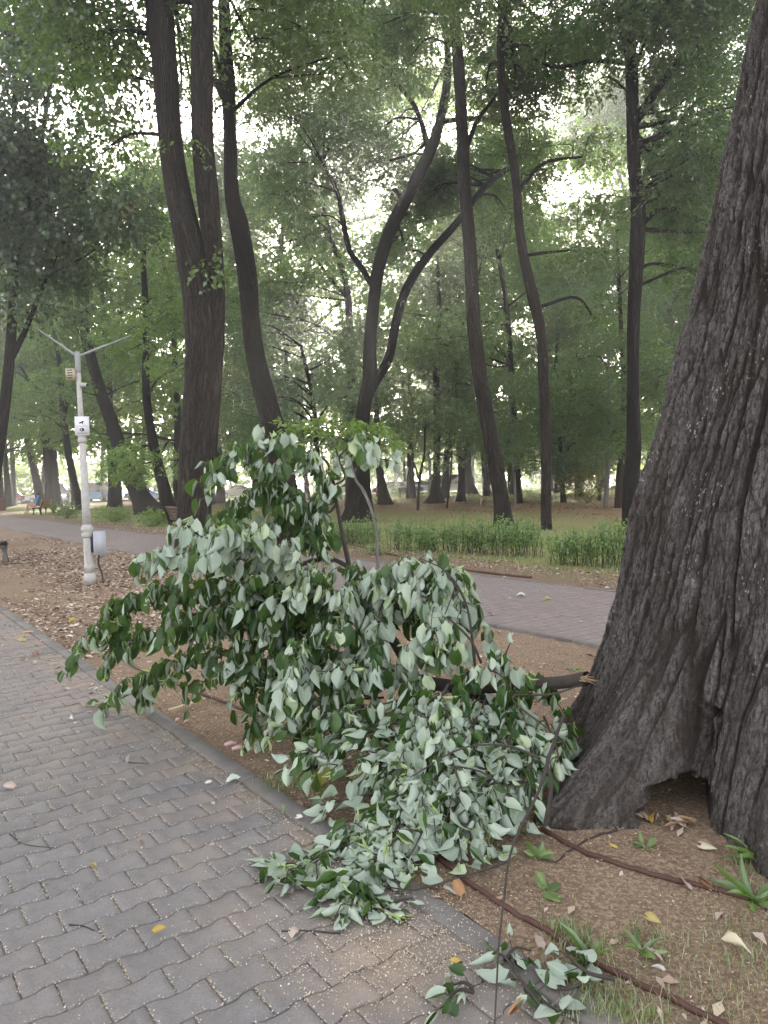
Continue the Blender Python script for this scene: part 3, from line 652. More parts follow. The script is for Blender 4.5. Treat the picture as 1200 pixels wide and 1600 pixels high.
def pz(px, py, Y):
    g = G(px, py)[1] if py > 790 else 1e9
    return P(px, py, min(Y, g*.985))
def fallen_branch():
    rg = np.random.default_rng(11)
    root = thing('fallen_branch', 'big snapped linden branch with wilting green and silver leaves sprawled beside the old tree', 'branch', (0.2, 4.2, 0))
    A = lambda *q: [pz(*t) for t in q]
    polys = [
     # top, behind: green
     (A((520,880,5.1),(480,810,5.1),(430,745,5.0),(380,712,4.95),(335,730,4.9)), .12, 0, 1.0),
     (A((526,787,5.2),(500,735,5.1),(460,702,5.0),(420,688,4.95),(385,700,4.9)), .3, 0, .9),
     (A((500,860,5.2),(470,790,5.1),(420,762,5.05),(375,780,5.0),(340,830,4.9)), .12, 0, 1.0),
     (A((510,800,5.2),(480,790,5.1),(440,772,5.05),(400,780,5.0)), .3, 0, .8),
     (A((500,870,5.2),(470,825,5.1),(430,815,5.0),(400,850,4.9)), .12, 0, .9),
     (A((526,787,5.2),(505,760,5.15),(492,800,5.1),(500,860,5.1)), .2, 0, .8),
     # silver arcs on top
     (A((500,960,4.5),(450,890,4.3),(400,850,4.15),(350,836,4.05),(315,850,4.0)), .9, 0, 1.0),
     (A((480,950,4.6),(400,885,4.4),(330,862,4.25),(270,868,4.2),(215,880,4.2)), .85, 0, 1.0),
     (A((560,960,4.5),(500,920,4.3),(450,870,4.2),(420,840,4.1),(395,830,4.1)), .85, 0, .9),
     (A((340,870,4.5),(305,832,4.45),(265,818,4.4)), .8, 0, .55),
     # left green mass
     (A((540,990,4.6),(450,945,4.4),(350,925,4.4),(260,925,4.5),(190,945,4.6),(160,980,4.65)), .08, 0, 1.15),
     (A((560,1010,4.6),(460,985,4.5),(360,975,4.5),(270,985,4.6),(200,1005,4.7)), .05, 0, 1.1),
     (A((540,1020,4.7),(440,1015,4.6),(340,1018,4.7),(270,1035,4.8),(225,1060,4.85)), .07, 0, .9),
     (A((480,960,4.4),(420,960,4.3),(350,950,4.3),(300,960,4.3)), .06, 0, 1.0),
     (A((520,930,4.4),(460,910,4.3),(400,915,4.25),(340,905,4.25)), .12, 0, .9),
     (A((560,1040,4.5),(480,1030,4.3),(410,1030,4.3),(350,1045,4.4)), .08, 0, .9),
     (A((230,1060,4.85),(205,1082,4.95),(180,1096,5.0),(152,1106,5.1)), .45, 1, .5),
     (A((380,1030,4.6),(325,1060,4.75),(300,1085,4.85)), .2, 0, .3),
     # centre
     (A((600,1020,4.4),(560,960,4.2),(520,925,4.1),(485,915,4.05),(455,935,4.0)), .5, 0, 1.0),
     (A((600,1040,4.4),(560,1000,4.1),(520,985,4.0),(480,1000,3.95),(460,1030,3.95)), .6, 0, 1.0),
     (A((650,1060,4.3),(600,1045,4.0),(540,1045,3.9),(480,1060,3.95),(445,1085,4.0)), .6, 0, .9),
     (A((600,1000,4.5),(570,960,4.4),(540,940,4.35),(510,950,4.3)), .4, 0, .9),
     # right-upper arch
     (A((560,960,4.5),(590,905,4.35),(640,885,4.25),(690,893,4.2),(722,930,4.15)), .8, 0, 1.1),
     (A((590,960,4.5),(580,920,4.5),(560,895,4.5),(535,890,4.55)), .4, 0, .8),
     (A((600,970,4.4),(640,930,4.15),(680,945,4.0),(695,990,3.95),(700,1030,3.9)), .8, 0, .85),
     (A((620,960,4.5),(650,915,4.45),(690,905,4.4)), .35, 0, .9),
     (A((640,1050,4.1),(665,1000,3.95),(700,985,3.85),(712,1010,3.85)), .85, 0, .7),
     (A((526,787,5.2),(522,735,5.15),(545,696,5.1),(566,694,5.1)), .95, 0, .55),
     (A((545,705,5.15),(580,714,5.1),(620,722,5.05)), .9, 0, .55),
     # around the stub
     (A((735,1065,3.85),(760,1048,3.75),(785,1058,3.7),(800,1090,3.7)), .35, 0, .8),
     (A((790,1072,3.95),(830,1078,3.85),(858,1080,3.8),(866,1100,3.8)), .3, 0, .8),
     (A((775,1060,3.9),(790,1022,3.85),(798,1003,3.8)), .6, 0, .35),
     # lower, lying on the ground
     (A((700,1080,4.0),(650,1110,3.7),(600,1140,3.55),(540,1160,3.5),(480,1180,3.6)), .6, 1, 1.0),
     (A((600,1090,4.2),(530,1095,4.2),(460,1100,4.3),(415,1118,4.3)), .15, 1, .9),
     (A((680,1080,3.9),(620,1095,3.7),(560,1110,3.6),(500,1125,3.8)), .25, 0, .6),
     (A((740,1090,3.95),(720,1150,3.5),(690,1205,3.25),(640,1265,3.1),(600,1325,2.95),(565,1375,2.85),(550,1412,2.8)), .95, 1, 1.5),
     (A((760,1100,3.8),(775,1170,3.45),(765,1230,3.2),(735,1280,3.05),(705,1325,2.95)), .9, 1, 1.3),
     (A((690,1200,3.3),(620,1255,3.15),(560,1305,3.05),(505,1340,2.95),(455,1365,2.9)), .85, 1, 1.5),
     (A((800,1120,3.8),(830,1170,3.5),(825,1220,3.3),(800,1260,3.2)), .7, 1, 1.0),
     (A((850,1120,3.75),(870,1170,3.5),(872,1205,3.4)), .5, 1, .9),
     (A((650,1150,3.5),(590,1175,3.45),(540,1190,3.45),(515,1205,3.4)), .8, 1, .8),
     (A((560,1130,3.7),(510,1165,3.65),(470,1180,3.6)), .8, 1, .8),
     (A((600,1235,3.3),(540,1250,3.3),(480,1262,3.3)), .75, 1, .45),
     (A((600,1050,4.3),(560,1070,4.1),(520,1090,4.0),(490,1120,3.95)), .3, 0, 1.0),
     (A((560,1050,4.4),(500,1060,4.3),(450,1075,4.3),(420,1090,4.3)), .12, 0, 1.0),
     (A((620,1110,3.9),(570,1130,3.8),(520,1150,3.75),(470,1155,3.8),(440,1140,3.9)), .2, 1, 1.2),
     (A((700,1130,3.7),(650,1160,3.5),(610,1190,3.4),(585,1225,3.3)), .5, 1, 1.1),
     (A((480,1010,4.4),(430,1040,4.4),(395,1060,4.4),(375,1080,4.45)), .1, 0, .9),
     (A((640,1290,3.0),(590,1340,2.9),(560,1385,2.8),(545,1425,2.72)), .95, 1, 1.3),
     (A((660,1130,3.5),(650,1190,3.3),(640,1240,3.2),(610,1290,3.1)), .9, 1, 1.2),
     (A((720,1180,3.3),(690,1240,3.15),(660,1300,3.0),(640,1340,2.95)), .9, 1, 1.3),
     (A((590,960,4.7),(620,925,4.6),(650,900,4.55),(680,910,4.5)), .15, 0, 1.1),
     (A((560,980,4.8),(600,950,4.75),(640,960,4.7),(670,990,4.6)), .15, 0, 1.0),
     (A((720,1090,3.9),(700,1150,3.4),(715,1215,3.15),(735,1265,3.05)), .8, 1, .9),
     (A((760,1090,3.8),(740,1130,3.5),(700,1170,3.35),(640,1200,3.3)), .6, 1, 1.0),
     (A((700,1070,3.7),(680,1110,3.55),(660,1150,3.4),(640,1200,3.25)), .85, 0, .9),
     (A((800,1090,3.8),(800,1130,3.6),(790,1180,3.4),(760,1210,3.3)), .5, 1, 1.0),
     
    ]
    sc = lambda Y: Y/FPX
    limb = [(np.array(A((918,1060,3.62),(880,1066,3.75),(840,1069,3.85),(790,1072,3.95),(720,1074,4.1),(650,1062,4.3),(600,1040,4.45),(560,1000,4.6),(500,960,4.7))),
             np.array([.036, .034, .034, .036, .04, .038, .032, .026, .016])),
            (np.array(A((720,1076,4.1),(770,1100,4.1),(810,1140,3.95),(830,1180,3.9))), np.array([.03, .03, .028, .022])),
            (np.array(A((650,1062,4.3),(620,1010,4.45),(595,970,4.55),(588,930,4.6),(560,905,4.7))), np.array([.034, .03, .024, .018, .012])),
            (np.array(A((600,1040,4.5),(520,1050,4.6),(440,1060,4.7))), np.array([.035, .03, .012])),
            (np.array(A((560,1000,4.6),(480,930,4.9),(442,897,5.0),(470,882,5.1),(515,873,5.2),(545,886,5.2))), np.array([.022, .019, .017, .016, .015, .017])),
            (np.array(A((547,890,5.2),(537,845,5.2),(526,787,5.2),(515,730,5.2),(495,712,5.15),(457,704,5.1))), np.array([.017, .015, .012, .009, .007, .004])),
            (np.array(A((526,787,5.2),(510,802,5.15),(470,793,5.1),(440,777,5.1),(405,783,5.1))), np.array([.009, .008, .007, .006, .004])),
            (np.array(A((526,740,5.2),(530,720,5.2),(524,700,5.15))), np.array([.006, .005, .003])),
            (np.array(A((508,762,5.2),(538,748,5.1),(530,715,5.1),(545,700,5.1))), np.array([.006, .006, .005, .004])),
            (np.array(A((745,1070,3.9),(738,1000,3.9),(730,950,3.9),(714,915,3.9),(690,888,3.95),(655,872,4.0))), np.array([.008, .007, .006, .007, .004, .002])),
            (np.array(A((752,1036,3.85),(735,1000,3.85),(700,965,3.9),(676,945,4.0))), np.array([.007, .006, .005, .003])),
            (np.array(A((714,905,3.9),(705,935,3.85),(695,960,3.85))), np.array([.004, .003, .003])),
            (np.array(A((735,960,3.9),(720,955,3.9),(712,975,3.9))), np.array([.003, .002, .002])),
            (np.array(A((500,960,4.6),(400,985,4.5),(300,960,4.5),(250,990,4.6))), np.array([.012, .011, .008, .004])),
            # long bare whips in front of the trunk
            (np.array(A((880,1120,3.35),(862,1170,3.05),(842,1235,2.85),(810,1300,2.6),(795,1345,2.45),(788,1400,2.25),(780,1470,2.1),(776,1540,1.95),(772,1620,1.85))), np.array([.008, .0075, .0065, .005, .004, .0035, .003, .0026, .002])),
            (np.array(A((868,1160,3.15),(855,1190,3.1),(862,1225,3.05),(852,1290,3.05))), np.array([.007, .007, .008, .01])),
            (np.array(A((795,1345,2.45),(760,1358,2.5),(720,1370,2.6),(650,1390,2.7),(600,1385,2.75))), np.array([.005, .004, .003, .003, .002])),
            (np.array(A((870,1150,3.15),(800,1090,3.6),(860,1085,3.6),(910,1070,3.5))), np.array([.004, .005, .005, .003])),
            (np.array(A((850,1255,3.2),(820,1262,3.15),(760,1210,3.2),(700,1195,3.2))), np.array([.007, .006, .005, .003])),
            (np.array(A((845,1185,3.1),(790,1165,3.15),(720,1170,3.2),(640,1215,3.2))), np.array([.006, .005, .004, .003]))]
    n = build_leafy(root, polys, rg, wood=limb)
    a = Acc(); c = P(921, 1060, 3.60)
    for q in range(16):
        o = rg.normal(0, .010, 3); e = c+o+np.array([rg.uniform(-.01, .03), -.01, rg.normal(0, .012)])
        a.tube([c+o*.7-[.03, 0, 0], e], [.005, .001], 4)
    a.build('splintered_end', WOOD, root)
    print('LINDEN LEAVES', n)
fallen_branch()

# ------------------------------------------------------------------ trees
X0 = 'trees of the park'
tree('twin_stemmed_tree', 'tall grey tree forking into two straight stems between the two paths', None, [
    [(303,888,66),(304,800,60),(308,700,62),(314,600,60),(314,500,58),(299,400,52),(270,250,42),(257,100,44),(248,0,50),(238,-200,44),(222,-500,34),(200,-900,20)],
    [(322,740,34),(326,620,44),(337,500,32),(334,400,34),(324,300,40),(316,200,38),(316,0,38),(318,-200,34),(330,-500,26),(350,-800,14)]],
    [('box',60,-650,620,-120,26,95,60,-3,3), (180,120,75,60,.5), (110,60,90,60,1), (150,215,60,45,1), (215,60,50,60,1), (325,415,24,16,-.5), (290,228,20,10,-.5),(60,-40,90,60,0),(170,-30,90,60,0),(300,50,50,55,3),(290,140,45,50,4),(335,120,40,60,5),(300,-40,60,50,2),(400,60,50,50,4)],
    leaf='mid', bark='bark', lsize=(.12,.08), lai=2.2, n=28, flare=.5, seed=1, per=10, gold=2, wk=.86)
tree('leaning_tree', 'dark tree with a stem curving leftwards up behind the fallen branch', None, [
    [(460,850,58),(445,760,46),(430,680,42),(415,620,40),(400,560,37),(392,500,34),(386,430,36),(373,350,36),(362,300,27),(359,200,24),(355,120,28),(352,50,22),(350,0,22),(350,-150,18),(360,-350,12)],
    [(355,160,16),(340,132,16),(333,122,9)]],
    [('box',330,-380,560,-60,14,70,50,-3,3), (470,40,80,60,0), (430,110,60,40,1),(530,90,60,45,-1), (420,0,70,45,1)],
    leaf='mid', bark='bark_dark', seed=2, n=18, lsize=(.14,.06), gold=2)
tree('forked_tree', 'broad dark tree forking low into two rising limbs, in the centre beyond the far path', None, [
    [(560,815,60),(562,760,48),(563,700,38),(568,640,32),(577,590,30),(578,540,28),(583,480,27),(591,420,27),(610,360,29),(640,300,28),(670,240,26),(690,180,20),(700,100,16),(690,0,10)],
    [(572,625,22),(590,590,22),(607,560,21),(620,500,20),(636,450,20),(668,400,18),(712,350,16),(760,290,14,1),(820,245,9,2)],
    [(584,450,14),(566,420,13),(546,390,12),(535,340,12),(527,300,10),(505,255,7)],
    [(672,240,14),(650,170,10),(610,120,8),(560,60,5)], [(690,190,12),(740,185,10),(800,190,8),(850,180,5)], [(640,55,8),(560,52,7),(480,50,4)]],
    [('box',380,10,700,180,20,60,32,0,7), ('box',560,180,860,340,13,60,32,2,8), ('box',585,130,690,330,9,48,30,2,8), ('box',580,210,700,400,9,44,28,4,10), ('box',400,180,600,330,10,50,28,0,6), ('box',380,-250,860,20,14,80,50,-4,4), (470,340,30,20),(640,400,34,18,2), (520,270,60,30,1),(440,150,50,30,2)],
    leaf='blue', bark='bark_dark', seed=3, n=20, wk=.7, lsize=(.17,.06), lai=2.3, gold=6)
tree('slender_tree', 'tall slender tree leaning slightly left, standing just behind the long hedge', None, [
    [(787,822,36),(783,780,30),(770,700,30),(752,600,28),(740,500,26),(735,400,25),(727,300,23),(722,200,23),(716,100,22),(708,0,18),(700,-150,14),(690,-300,8)],
    [(730,230,9),(745,190,8),(775,150,5)]],
    [('box',600,-300,830,-20,12,70,45,-1,4), (660,30,55,35,1.5), (640,100,60,35,2),(770,60,50,30,2), (600,40,50,30,1)],
    leaf='blue', bark='bark', seed=4, n=16, flare=.6, lsize=(.16,.06))
tree('wavy_tree', 'slim wavy-stemmed tree at the gap between the two hedges', None, [
    [(853,828,20),(853,700,20),(850,600,21),(845,520,20),(832,460,22),(818,400,18),(811,350,17),(806,280,16),(790,180,17),(782,100,14),(785,0,14),(790,-150,10)],
    [(815,400,7),(850,395,6),(900,390,3)], [(842,480,7),(900,465,6),(930,500,3)], [(808,300,8),(850,255,7),(910,245,4)]],
    [('box',760,20,920,170,12,60,30,1.5,5), ('box',800,200,960,330,8,50,26,1.5,5), ('box',720,-250,930,0,10,80,45,-3,3), (900,400,45,16), (930,480,40,22)],
    leaf='mid', bark='bark', seed=5, n=16, lsize=(.14,.055), gold=1, flare=.5)
tree('straight_tree', 'tall straight dark tree nearest to the big old tree, beside the short hedge', None, [
    [(984,828,26),(986,760,27),(990,700,24),(989,600,19),(990,500,20),(995,400,24),(997,320,23),(990,250,20),(988,150,20),(985,50,18),(988,-50,16),(985,-250,10)],
    [(992,190,16),(1020,150,14),(1050,110,10),(1090,80,5)], [(985,100,9),(930,95,7),(870,105,5),(830,90,3)]],
    [('box',900,30,1000,110,4,60,26,1.5,4),('box',1020,20,1190,260,20,60,34,-1,5), ('box',1030,240,1150,420,10,55,32,0,5), ('box',900,-250,1200,20,14,80,50,-3,3), (920,130,50,20), (1040,300,60,30),(860,70,50,25)],
    leaf='blue', bark='bark_dark', seed=6, n=18, lsize=(.14,.055), flare=.5, gold=1, wk=.95)
tree('big_leaved_tree', 'dark broad-leaved tree at the left edge with a low shady crown', None, [
    [(-25,850,26),(-12,760,24),(4,660,20),(15,560,19),(20,480,17),(22,430,15),(30,350,12),(60,240,9),(80,120,7)],
    [(18,560,12),(40,515,10),(58,470,8),(75,430,6)], [(-20,300,16),(5,250,12),(22,180,9),(20,80,6)]],
    [('box',-40,300,190,430,13,75,38,-2,2), ('box',-40,80,160,280,11,75,45,-2,2), ('box',-80,-200,200,60,10,85,50,-3,3), (190,330,45,45,0), (30,470,70,26,-.6),(215,300,30,40,1)],
    leaf='dark', bark='bark_dark', seed=7, n=14, lsize=(.16,.13), per=9, lai=2.6, spr=.45, droop=.6, gold=2)
# second row, further into the park
def T(*a, **k): return tree(*a, **k)
T('leaning_tree', 'thick tree leaning far to the left behind the lamp post', None, [
    [(236,804,50),(222,780,34),(205,745,30),(190,710,26),(175,660,25),(160,620,23),(148,580,21),(135,530,19),(124,470,17),(118,400,12)]],
    [('box',90,380,260,520,6,60,34,-4,4), ('box',80,560,250,640,3,50,24,-3,3)], leaf='mid', bark='bark', seed=8, n=14, lsize=(.2,.08), lai=1.8)
T('leaning_tree', 'dark tree leaning left, standing close behind the twin-stemmed tree', None, [
    [(268,812,34),(258,770,24),(246,720,20),(235,670,17),(228,600,14),(228,500,12),(224,400,10),(226,300,7)]],
    [('box',180,420,300,640,9,48,30,-3,3), ('box',170,240,300,400,6,55,36,-3,3),('box',190,640,290,735,4,40,22,-3,3)], leaf='light', bark='bark_dark', seed=9, n=14, lsize=(.2,.07), lai=2.0)
T('park_tree', 'dark upright tree just right of the lamp post sign', None, [
    [(178,792,22),(175,740,15),(172,680,13),(170,600,12),(164,540,10),(160,460,8)]],
    [('box',120,440,230,620,6,55,36,-4,4)], leaf='mid', bark='bark_dark', seed=10, lsize=(.22,.09), lai=1.6)
T('forked_tree', 'dark tree with a low fork seen just left of the lamp post', None, [
    [(128,796,20),(118,760,13),(108,715,13),(100,660,13),(97,620,11),(92,560,9),(80,500,6)],
    [(99,650,8),(108,620,7),(113,590,5)], [(84,640,10),(76,620,8),(50,600,6),(30,570,4)]],
    [('box',-10,560,130,700,8,60,26,-5,3), (60,540,50,26)], leaf='light', bark='bark_dark', seed=11, lsize=(.22,.1), lai=1.8)
T('park_tree', 'stout dark tree directly behind the bench with the resting person', None, [
    [(90,792,18),(84,740,17),(82,690,14),(80,630,13),(74,580,9),(70,500,6)]],
    [('box',0,480,120,600,6,60,32,-4,4)], leaf='mid', bark='bark_dark', seed=12, lsize=(.24,.1), lai=1.8)
T('leaning_tree', 'thin brown tree leaning left over the resting person on the bench', None, [
    [(66,790,18),(56,745,14),(46,700,12),(38,650,9),(35,600,6)]],
    [(40,610,50,30),(20,650,50,26)], leaf='light', bark='bark_warm', seed=13, lsize=(.22,.1), lai=1.6)
T('park_tree', 'pale straight trunk between the litter bin and the bench at left', None, [
    [(22,790,10),(20,740,9),(18,680,8),(18,620,7),(15,540,5)]],
    [(20,600,50,40),(15,520,50,40)], leaf='mid', bark='bark_pale', seed=14, lsize=(.24,.1), lai=1.6)
T('buttressed_tree', 'grey tree with a wide flaring foot left of the dark slatted bench', None, [
    [(603,788,26),(599,770,20),(594,740,15),(590,700,12),(588,640,10),(586,560,8),(590,480,6)]],
    [('box',480,500,640,640,8,50,30,-4,4)], leaf='mid', bark='bark', seed=15, lsize=(.22,.08), lai=1.7)
T('buttressed_tree', 'grey-brown tree with a flaring foot just right of the dark slatted bench', None, [
    [(680,786,34),(681,770,18),(682,740,14),(683,680,13),(682,600,12),(683,540,11),(686,480,9),(684,400,6)]],
    [('box',600,520,760,690,8,50,28,-4,4), (690,430,50,40)], leaf='blue', bark='bark', seed=16, lsize=(.22,.07), lai=1.7)
T('buttressed_tree', 'darkest thick trunk behind the foot of the tree leaning over the hedge', None, [
    [(731,772,28),(729,740,20),(727,700,19),(722,640,14),(716,560,12),(708,500,9),(700,420,6)]],
    [('box',680,520,800,720,8,48,28,-4,4), (720,450,50,40)], leaf='mid', bark='bark_dark', seed=17, lsize=(.24,.08), lai=1.7)
T('park_tree', 'brown straight tree, second trunk left of the straight dark tree by the old tree', None, [
    [(966,793,16),(969,740,14),(973,690,12),(975,620,10),(972,540,9),(968,460,7),(964,360,5)]],
    [('box',900,500,1040,700,10,50,30,-4,4), ('box',920,330,1020,480,4,50,30,-3,3)], leaf='mid', bark='bark_warm', seed=18, lsize=(.18,.06), lai=1.9, flare=.4)
T('park_tree', 'pale smooth slim tree rising above the yellowing bush', None, [
    [(946,792,9),(949,740,9),(951,690,8),(952,620,7),(950,540,5)]],
    [('box',880,520,1000,680,6,50,28,-3,3)], leaf='mid', bark='bark_pale', seed=19, lsize=(.18,.06), lai=1.7, flare=.4)
T('park_tree', 'thin dark tree left of the pale slim tree, above the yellowing bush', None, [
    [(936,782,7),(940,730,7),(946,690,6),(950,600,5)]], [('box',860,560,960,690,5,45,26,-3,3)], leaf='mid', bark='bark', seed=20, lsize=(.2,.07), lai=1.7, flare=.4)
T('young_tree', 'young forked sapling standing in front of the slatted bench', None, [
    [(653,797,6),(654,770,5),(657,740,5),(663,710,4),(664,670,3)], [(655,750,4),(645,720,4),(632,700,3)]],
    [('box',610,600,700,700,5,34,20,-2,2)], leaf='mid', bark='bark_warm', seed=21, lsize=(.16,.06), lai=1.6, flare=.2)
T('young_tree', 'short reddish sapling with a bare stem right of the flaring trunk', None, [
    [(698,794,4),(701,770,3.5),(704,745,3.5),(706,700,2.5)]], [('box',680,640,740,720,4,30,18,-2,2)], leaf='mid', bark='bark_warm', seed=22, lsize=(.16,.06), lai=1.5, flare=.2)
T('young_tree', 'pale thin sapling between the slender tree and the wavy tree', None, [
    [(805,794,5),(804,750,5),(800,700,4),(798,640,3),(790,580,2)]], [('box',770,560,850,720,8,40,24,-3,3)], leaf='mid', bark='bark_pale', seed=23, lsize=(.16,.06), lai=1.8, flare=.2)
T('willowy_tree', 'dense feathery tree with low drooping foliage behind the wavy tree', None, [
    [(880,785,10),(878,740,9),(874,680,8),(868,600,7),(872,520,6)]],
    [('box',790,580,960,730,18,44,26,-3,4), ('box',880,420,1010,580,8,50,30,-3,4)], leaf='mid', bark='bark_dark', seed=24, lsize=(.17,.055), lai=2.3, droop=.9, gold=2)
T('bushy_tree', 'dense dark tree filling the gap behind the straight dark tree and the old trunk', None, [
    [(1060,770,14),(1058,700,14),(1052,600,12),(1045,480,9)]],
    [('box',990,300,1140,560,24,56,34,-4,4), ('box',840,120,1160,330,24,56,32,-4,6), ('box',840,280,980,440,7,50,30,-2,6), ('box',1000,560,1080,690,6,50,28,-3,3)], leaf='mid', bark='bark_dark', seed=25, lsize=(.2,.07), lai=2.4)
T('bushy_tree', 'tall pale-green tree filling the sky between the slender and the wavy tree', None, [
    [(812,786,12),(806,700,11),(800,600,10),(792,480,9),(776,380,8),(770,280,6)]],
    [('box',680,180,860,420,16,56,30,-4,4), ('box',640,380,860,560,12,52,28,-4,4), ('box',600,40,860,200,8,60,34,-4,4)], leaf='light', bark='bark', seed=31, lsize=(.24,.08), lai=1.5, flare=.4)
T('bushy_tree', 'tall olive tree filling the sky behind the dark leaning tree', None, [
    [(412,790,14),(416,700,13),(420,600,12),(430,480,10),(440,380,8),(450,250,6)]],
    [('box',340,170,520,400,14,56,30,-4,4), ('box',250,-20,360,420,12,56,34,-2,5), ('box',360,20,700,200,18,60,34,-4,4), ('box',520,120,680,330,16,52,30,-4,4), ('box',340,430,480,560,8,50,28,-4,4)], leaf='mid', bark='bark', seed=32, lsize=(.24,.08), lai=1.5, flare=.4)
T('bushy_tree', 'low feathery tree in front of the central forked tree, left of its foot', None, [
    [(500,812,14),(498,760,12),(495,700,10),(488,620,8),(470,540,6)]],
    [('box',400,520,560,700,16,48,28,-3,4), ('box',340,470,440,640,6,44,28,-2,4)], leaf='blue', bark='bark_dark', seed=26, lsize=(.17,.06), lai=2.0, Y=34)
T('bushy_tree', 'hazy green tree behind the bright gap left of the forked tree', None, [
    [(548,790,18),(550,700,16),(549,600,15),(546,500,14),(540,440,12),(520,380,9),(500,300,5)], [(546,470,7),(520,440,6),(490,400,4)]],
    [('box',370,400,520,500,6,50,26,-4,4), ('box',400,220,520,330,4,55,30,-4,4)], leaf='light', bark='bark', seed=27, lsize=(.24,.08), lai=1.5)
# young maple behind the pile and the thin stem it stands on
T('maple_sapling', 'bright green young maple rising just behind the top of the fallen branch', None, [
    [(590,862,7),(588,830,6),(578,790,6),(567,765,6),(556,750,5),(548,720,4),(545,690,3)]],
    [(490,668,34,9),(530,662,30,9),(570,670,32,9),(600,690,26,8),(560,700,26,9),(455,668,14,7)], leaf='light', bark='bark_pale', seed=28, lsize=(.13,.055), lai=4.5, Y=13, droop=.3, per=10, spr=.25, flare=.1)

# ------------------------------------------------------------------ ground cover
def st_of(p): return float(np.dot(p, UD)/(UD@UD)), float(np.dot(p, ND)/(ND@ND))
def gz(x, y):
    """surface height under world points"""
    x = np.asarray(x, float); y = np.asarray(y, float)
    s = x*UD[0]+y*UD[1]; t = x*ND[0]+y*ND[1]
    z = np.where((t > TK) & (t < FP0-.09), soil_z(s, t), 0.0)
    z = np.where((t > TP) & (t <= TK), .006, z)
    return np.where(t > FP1+.09, .05*(fbm(s*.4, t*.4, 5)-.5)*sstep(8.3, 11, t)-.015+.02*(vnoise(s*1.6, t*1.6)-.5), z)
def litter(name, pts, size, aspect, mat, label, cat, tilt=.35, fold=.25, rg=rng):
    n = len(pts); x, y = pts[:, 0], pts[:, 1]; a = rg.uniform(0, 6.283, n)
    D = unit(np.stack([np.cos(a), np.sin(a), rg.normal(0, tilt*.5, n)], 1)); N = unit(np.stack([rg.normal(0, tilt, n), rg.normal(0, tilt, n), np.ones(n)], 1))
    L = size*rg.uniform(.45, 1.3, n); C = np.stack([x, y, gz(x, y)+.004+L*.06], 1)
    V, Q = leaves(C, D, N, L, L*aspect*rg.uniform(.6, 1.2, n), fold)
    zz = gz(V[:, 0], V[:, 1])+.0015; V[:, 2] = np.maximum(V[:, 2], zz)
    return tag(link(name, mesh(name, V, Q, mats=[mat])), label, cat, kind='stuff')
def dry(name, cols, rough=.9):
    k = NT(name); c = k.ramp(k.rnd(), [(i/(len(cols)-1), q) for i, q in enumerate(cols)])
    return k.fin(k.bsdf(c, rough, spec=.1))
TAN = dry('seed_husks', [(.2, .13, .075), (.38, .27, .17), (.5, .38, .25), (.3, .2, .12), (.62, .52, .38)])
PALE = dry('dry_leaf_bits', [(.18, .12, .08), (.36, .25, .17), (.55, .43, .33), (.68, .57, .47), (.26, .17, .12), (.66, .54, .47)])
SEED = dry('pale_seeds', [(.42, .34, .24), (.6, .54, .44), (.5, .38, .22), (.7, .66, .58)])
FLOOR = dry('forest_litter', [(.14, .085, .05), (.24, .14, .08), (.34, .21, .12), (.42, .27, .14), (.2, .14, .1)])
rg = np.random.default_rng(21)
def st_rand(n, s0, s1, t0, t1, patch=0, seed=0):
    s = rg.uniform(s0, s1, n); t = rg.uniform(t0, t1, n)
    if patch:
        k = rg.random(n) < sstep(.35, .65, fbm(s*patch, t*patch, seed, 3)+.12); s, t = s[k], t[k]
    return s[:, None]*UD[:2]+t[:, None]*ND[:2]
litter('seed_litter', np.concatenate([st_rand(42000, -.5, 7.5, TK, 5.5, 1.2, 5), st_rand(9000, -.5, 3.5, TK, TK+1.0)]), .011, .45, TAN, 'tan seed husks strewn thickly over the brown soil of the bed', 'seed husks', .5)
litter('leaf_litter', st_rand(4200, -.5, 8, TK, 5.5, 1.4, 26), .03, .4, PALE, 'small brown and tan leaf crumbs on the soil around the fallen branch', 'dry leaves', .6)
litter('leaf_litter', np.concatenate([st_rand(1100, 0, 8, TK, 5.5, .8, 6)[:700], st_rand(24000, 7, 26, TK, 5.5, .5, 7), st_rand(9000, 0, 34, 8.4, 10.2, .8, 9)]), .07, .45, PALE, 'pale dry leaf pieces scattered over the soil beyond the fallen branch', 'dry leaves', .45)
litter('leaf_litter', st_rand(24000, -10, 60, 20.5, 48, .25, 12), .12, .6, FLOOR, 'brown leaf litter on the park floor under the far trees', 'dry leaves', .4)
# seeds caught in the paving joints
def joint_pts(n, s0, s1):
    r = rg.integers(int((s0+4.5)/WB), int((s1+4.5)/WB), n); c = rg.integers(0, 24, n); k = rg.random(n)
    sj = -4.5+r*WB; tj = TP-4.6+c*LB+(r % 2)*.5*LB
    short = k < .55
    s = np.where(short, sj+rg.uniform(0, WB, n), sj+rg.normal(0, .004, n)-.0075*np.clip(2.6*np.cos(2*math.pi*rg.random(n)), -1, 1)*0)
    t = np.where(short, tj+rg.normal(0, .003, n), tj+rg.uniform(0, LB, n))
    w = -.0075*np.clip(2.6*np.cos(2*math.pi*(t-tj)/LB), -1, 1); s = np.where(short, s, s+w)
    k = (t < TP) & (rg.random(n) < sstep(.15, .55, fbm(s*1.5, t*1.5, 77, 3)+.15)); s, t = s[k], t[k]
    return s[:, None]*UD[:2]+t[:, None]*ND[:2]
dust_c = G(610, 1490)
dp = dust_c[:2]+rg.normal(0, 1, (3200, 2))*np.array([.20, .16])
dp2 = G(560, 1340)[:2]+rg.normal(0, 1, (1200, 2))*np.array([.22, .2])
ke = rg.uniform(.2, 6, 2600)[:, None]*UD[:2]+(TP-np.abs(rg.normal(0, .05, 2600)))[:, None]*ND[:2]
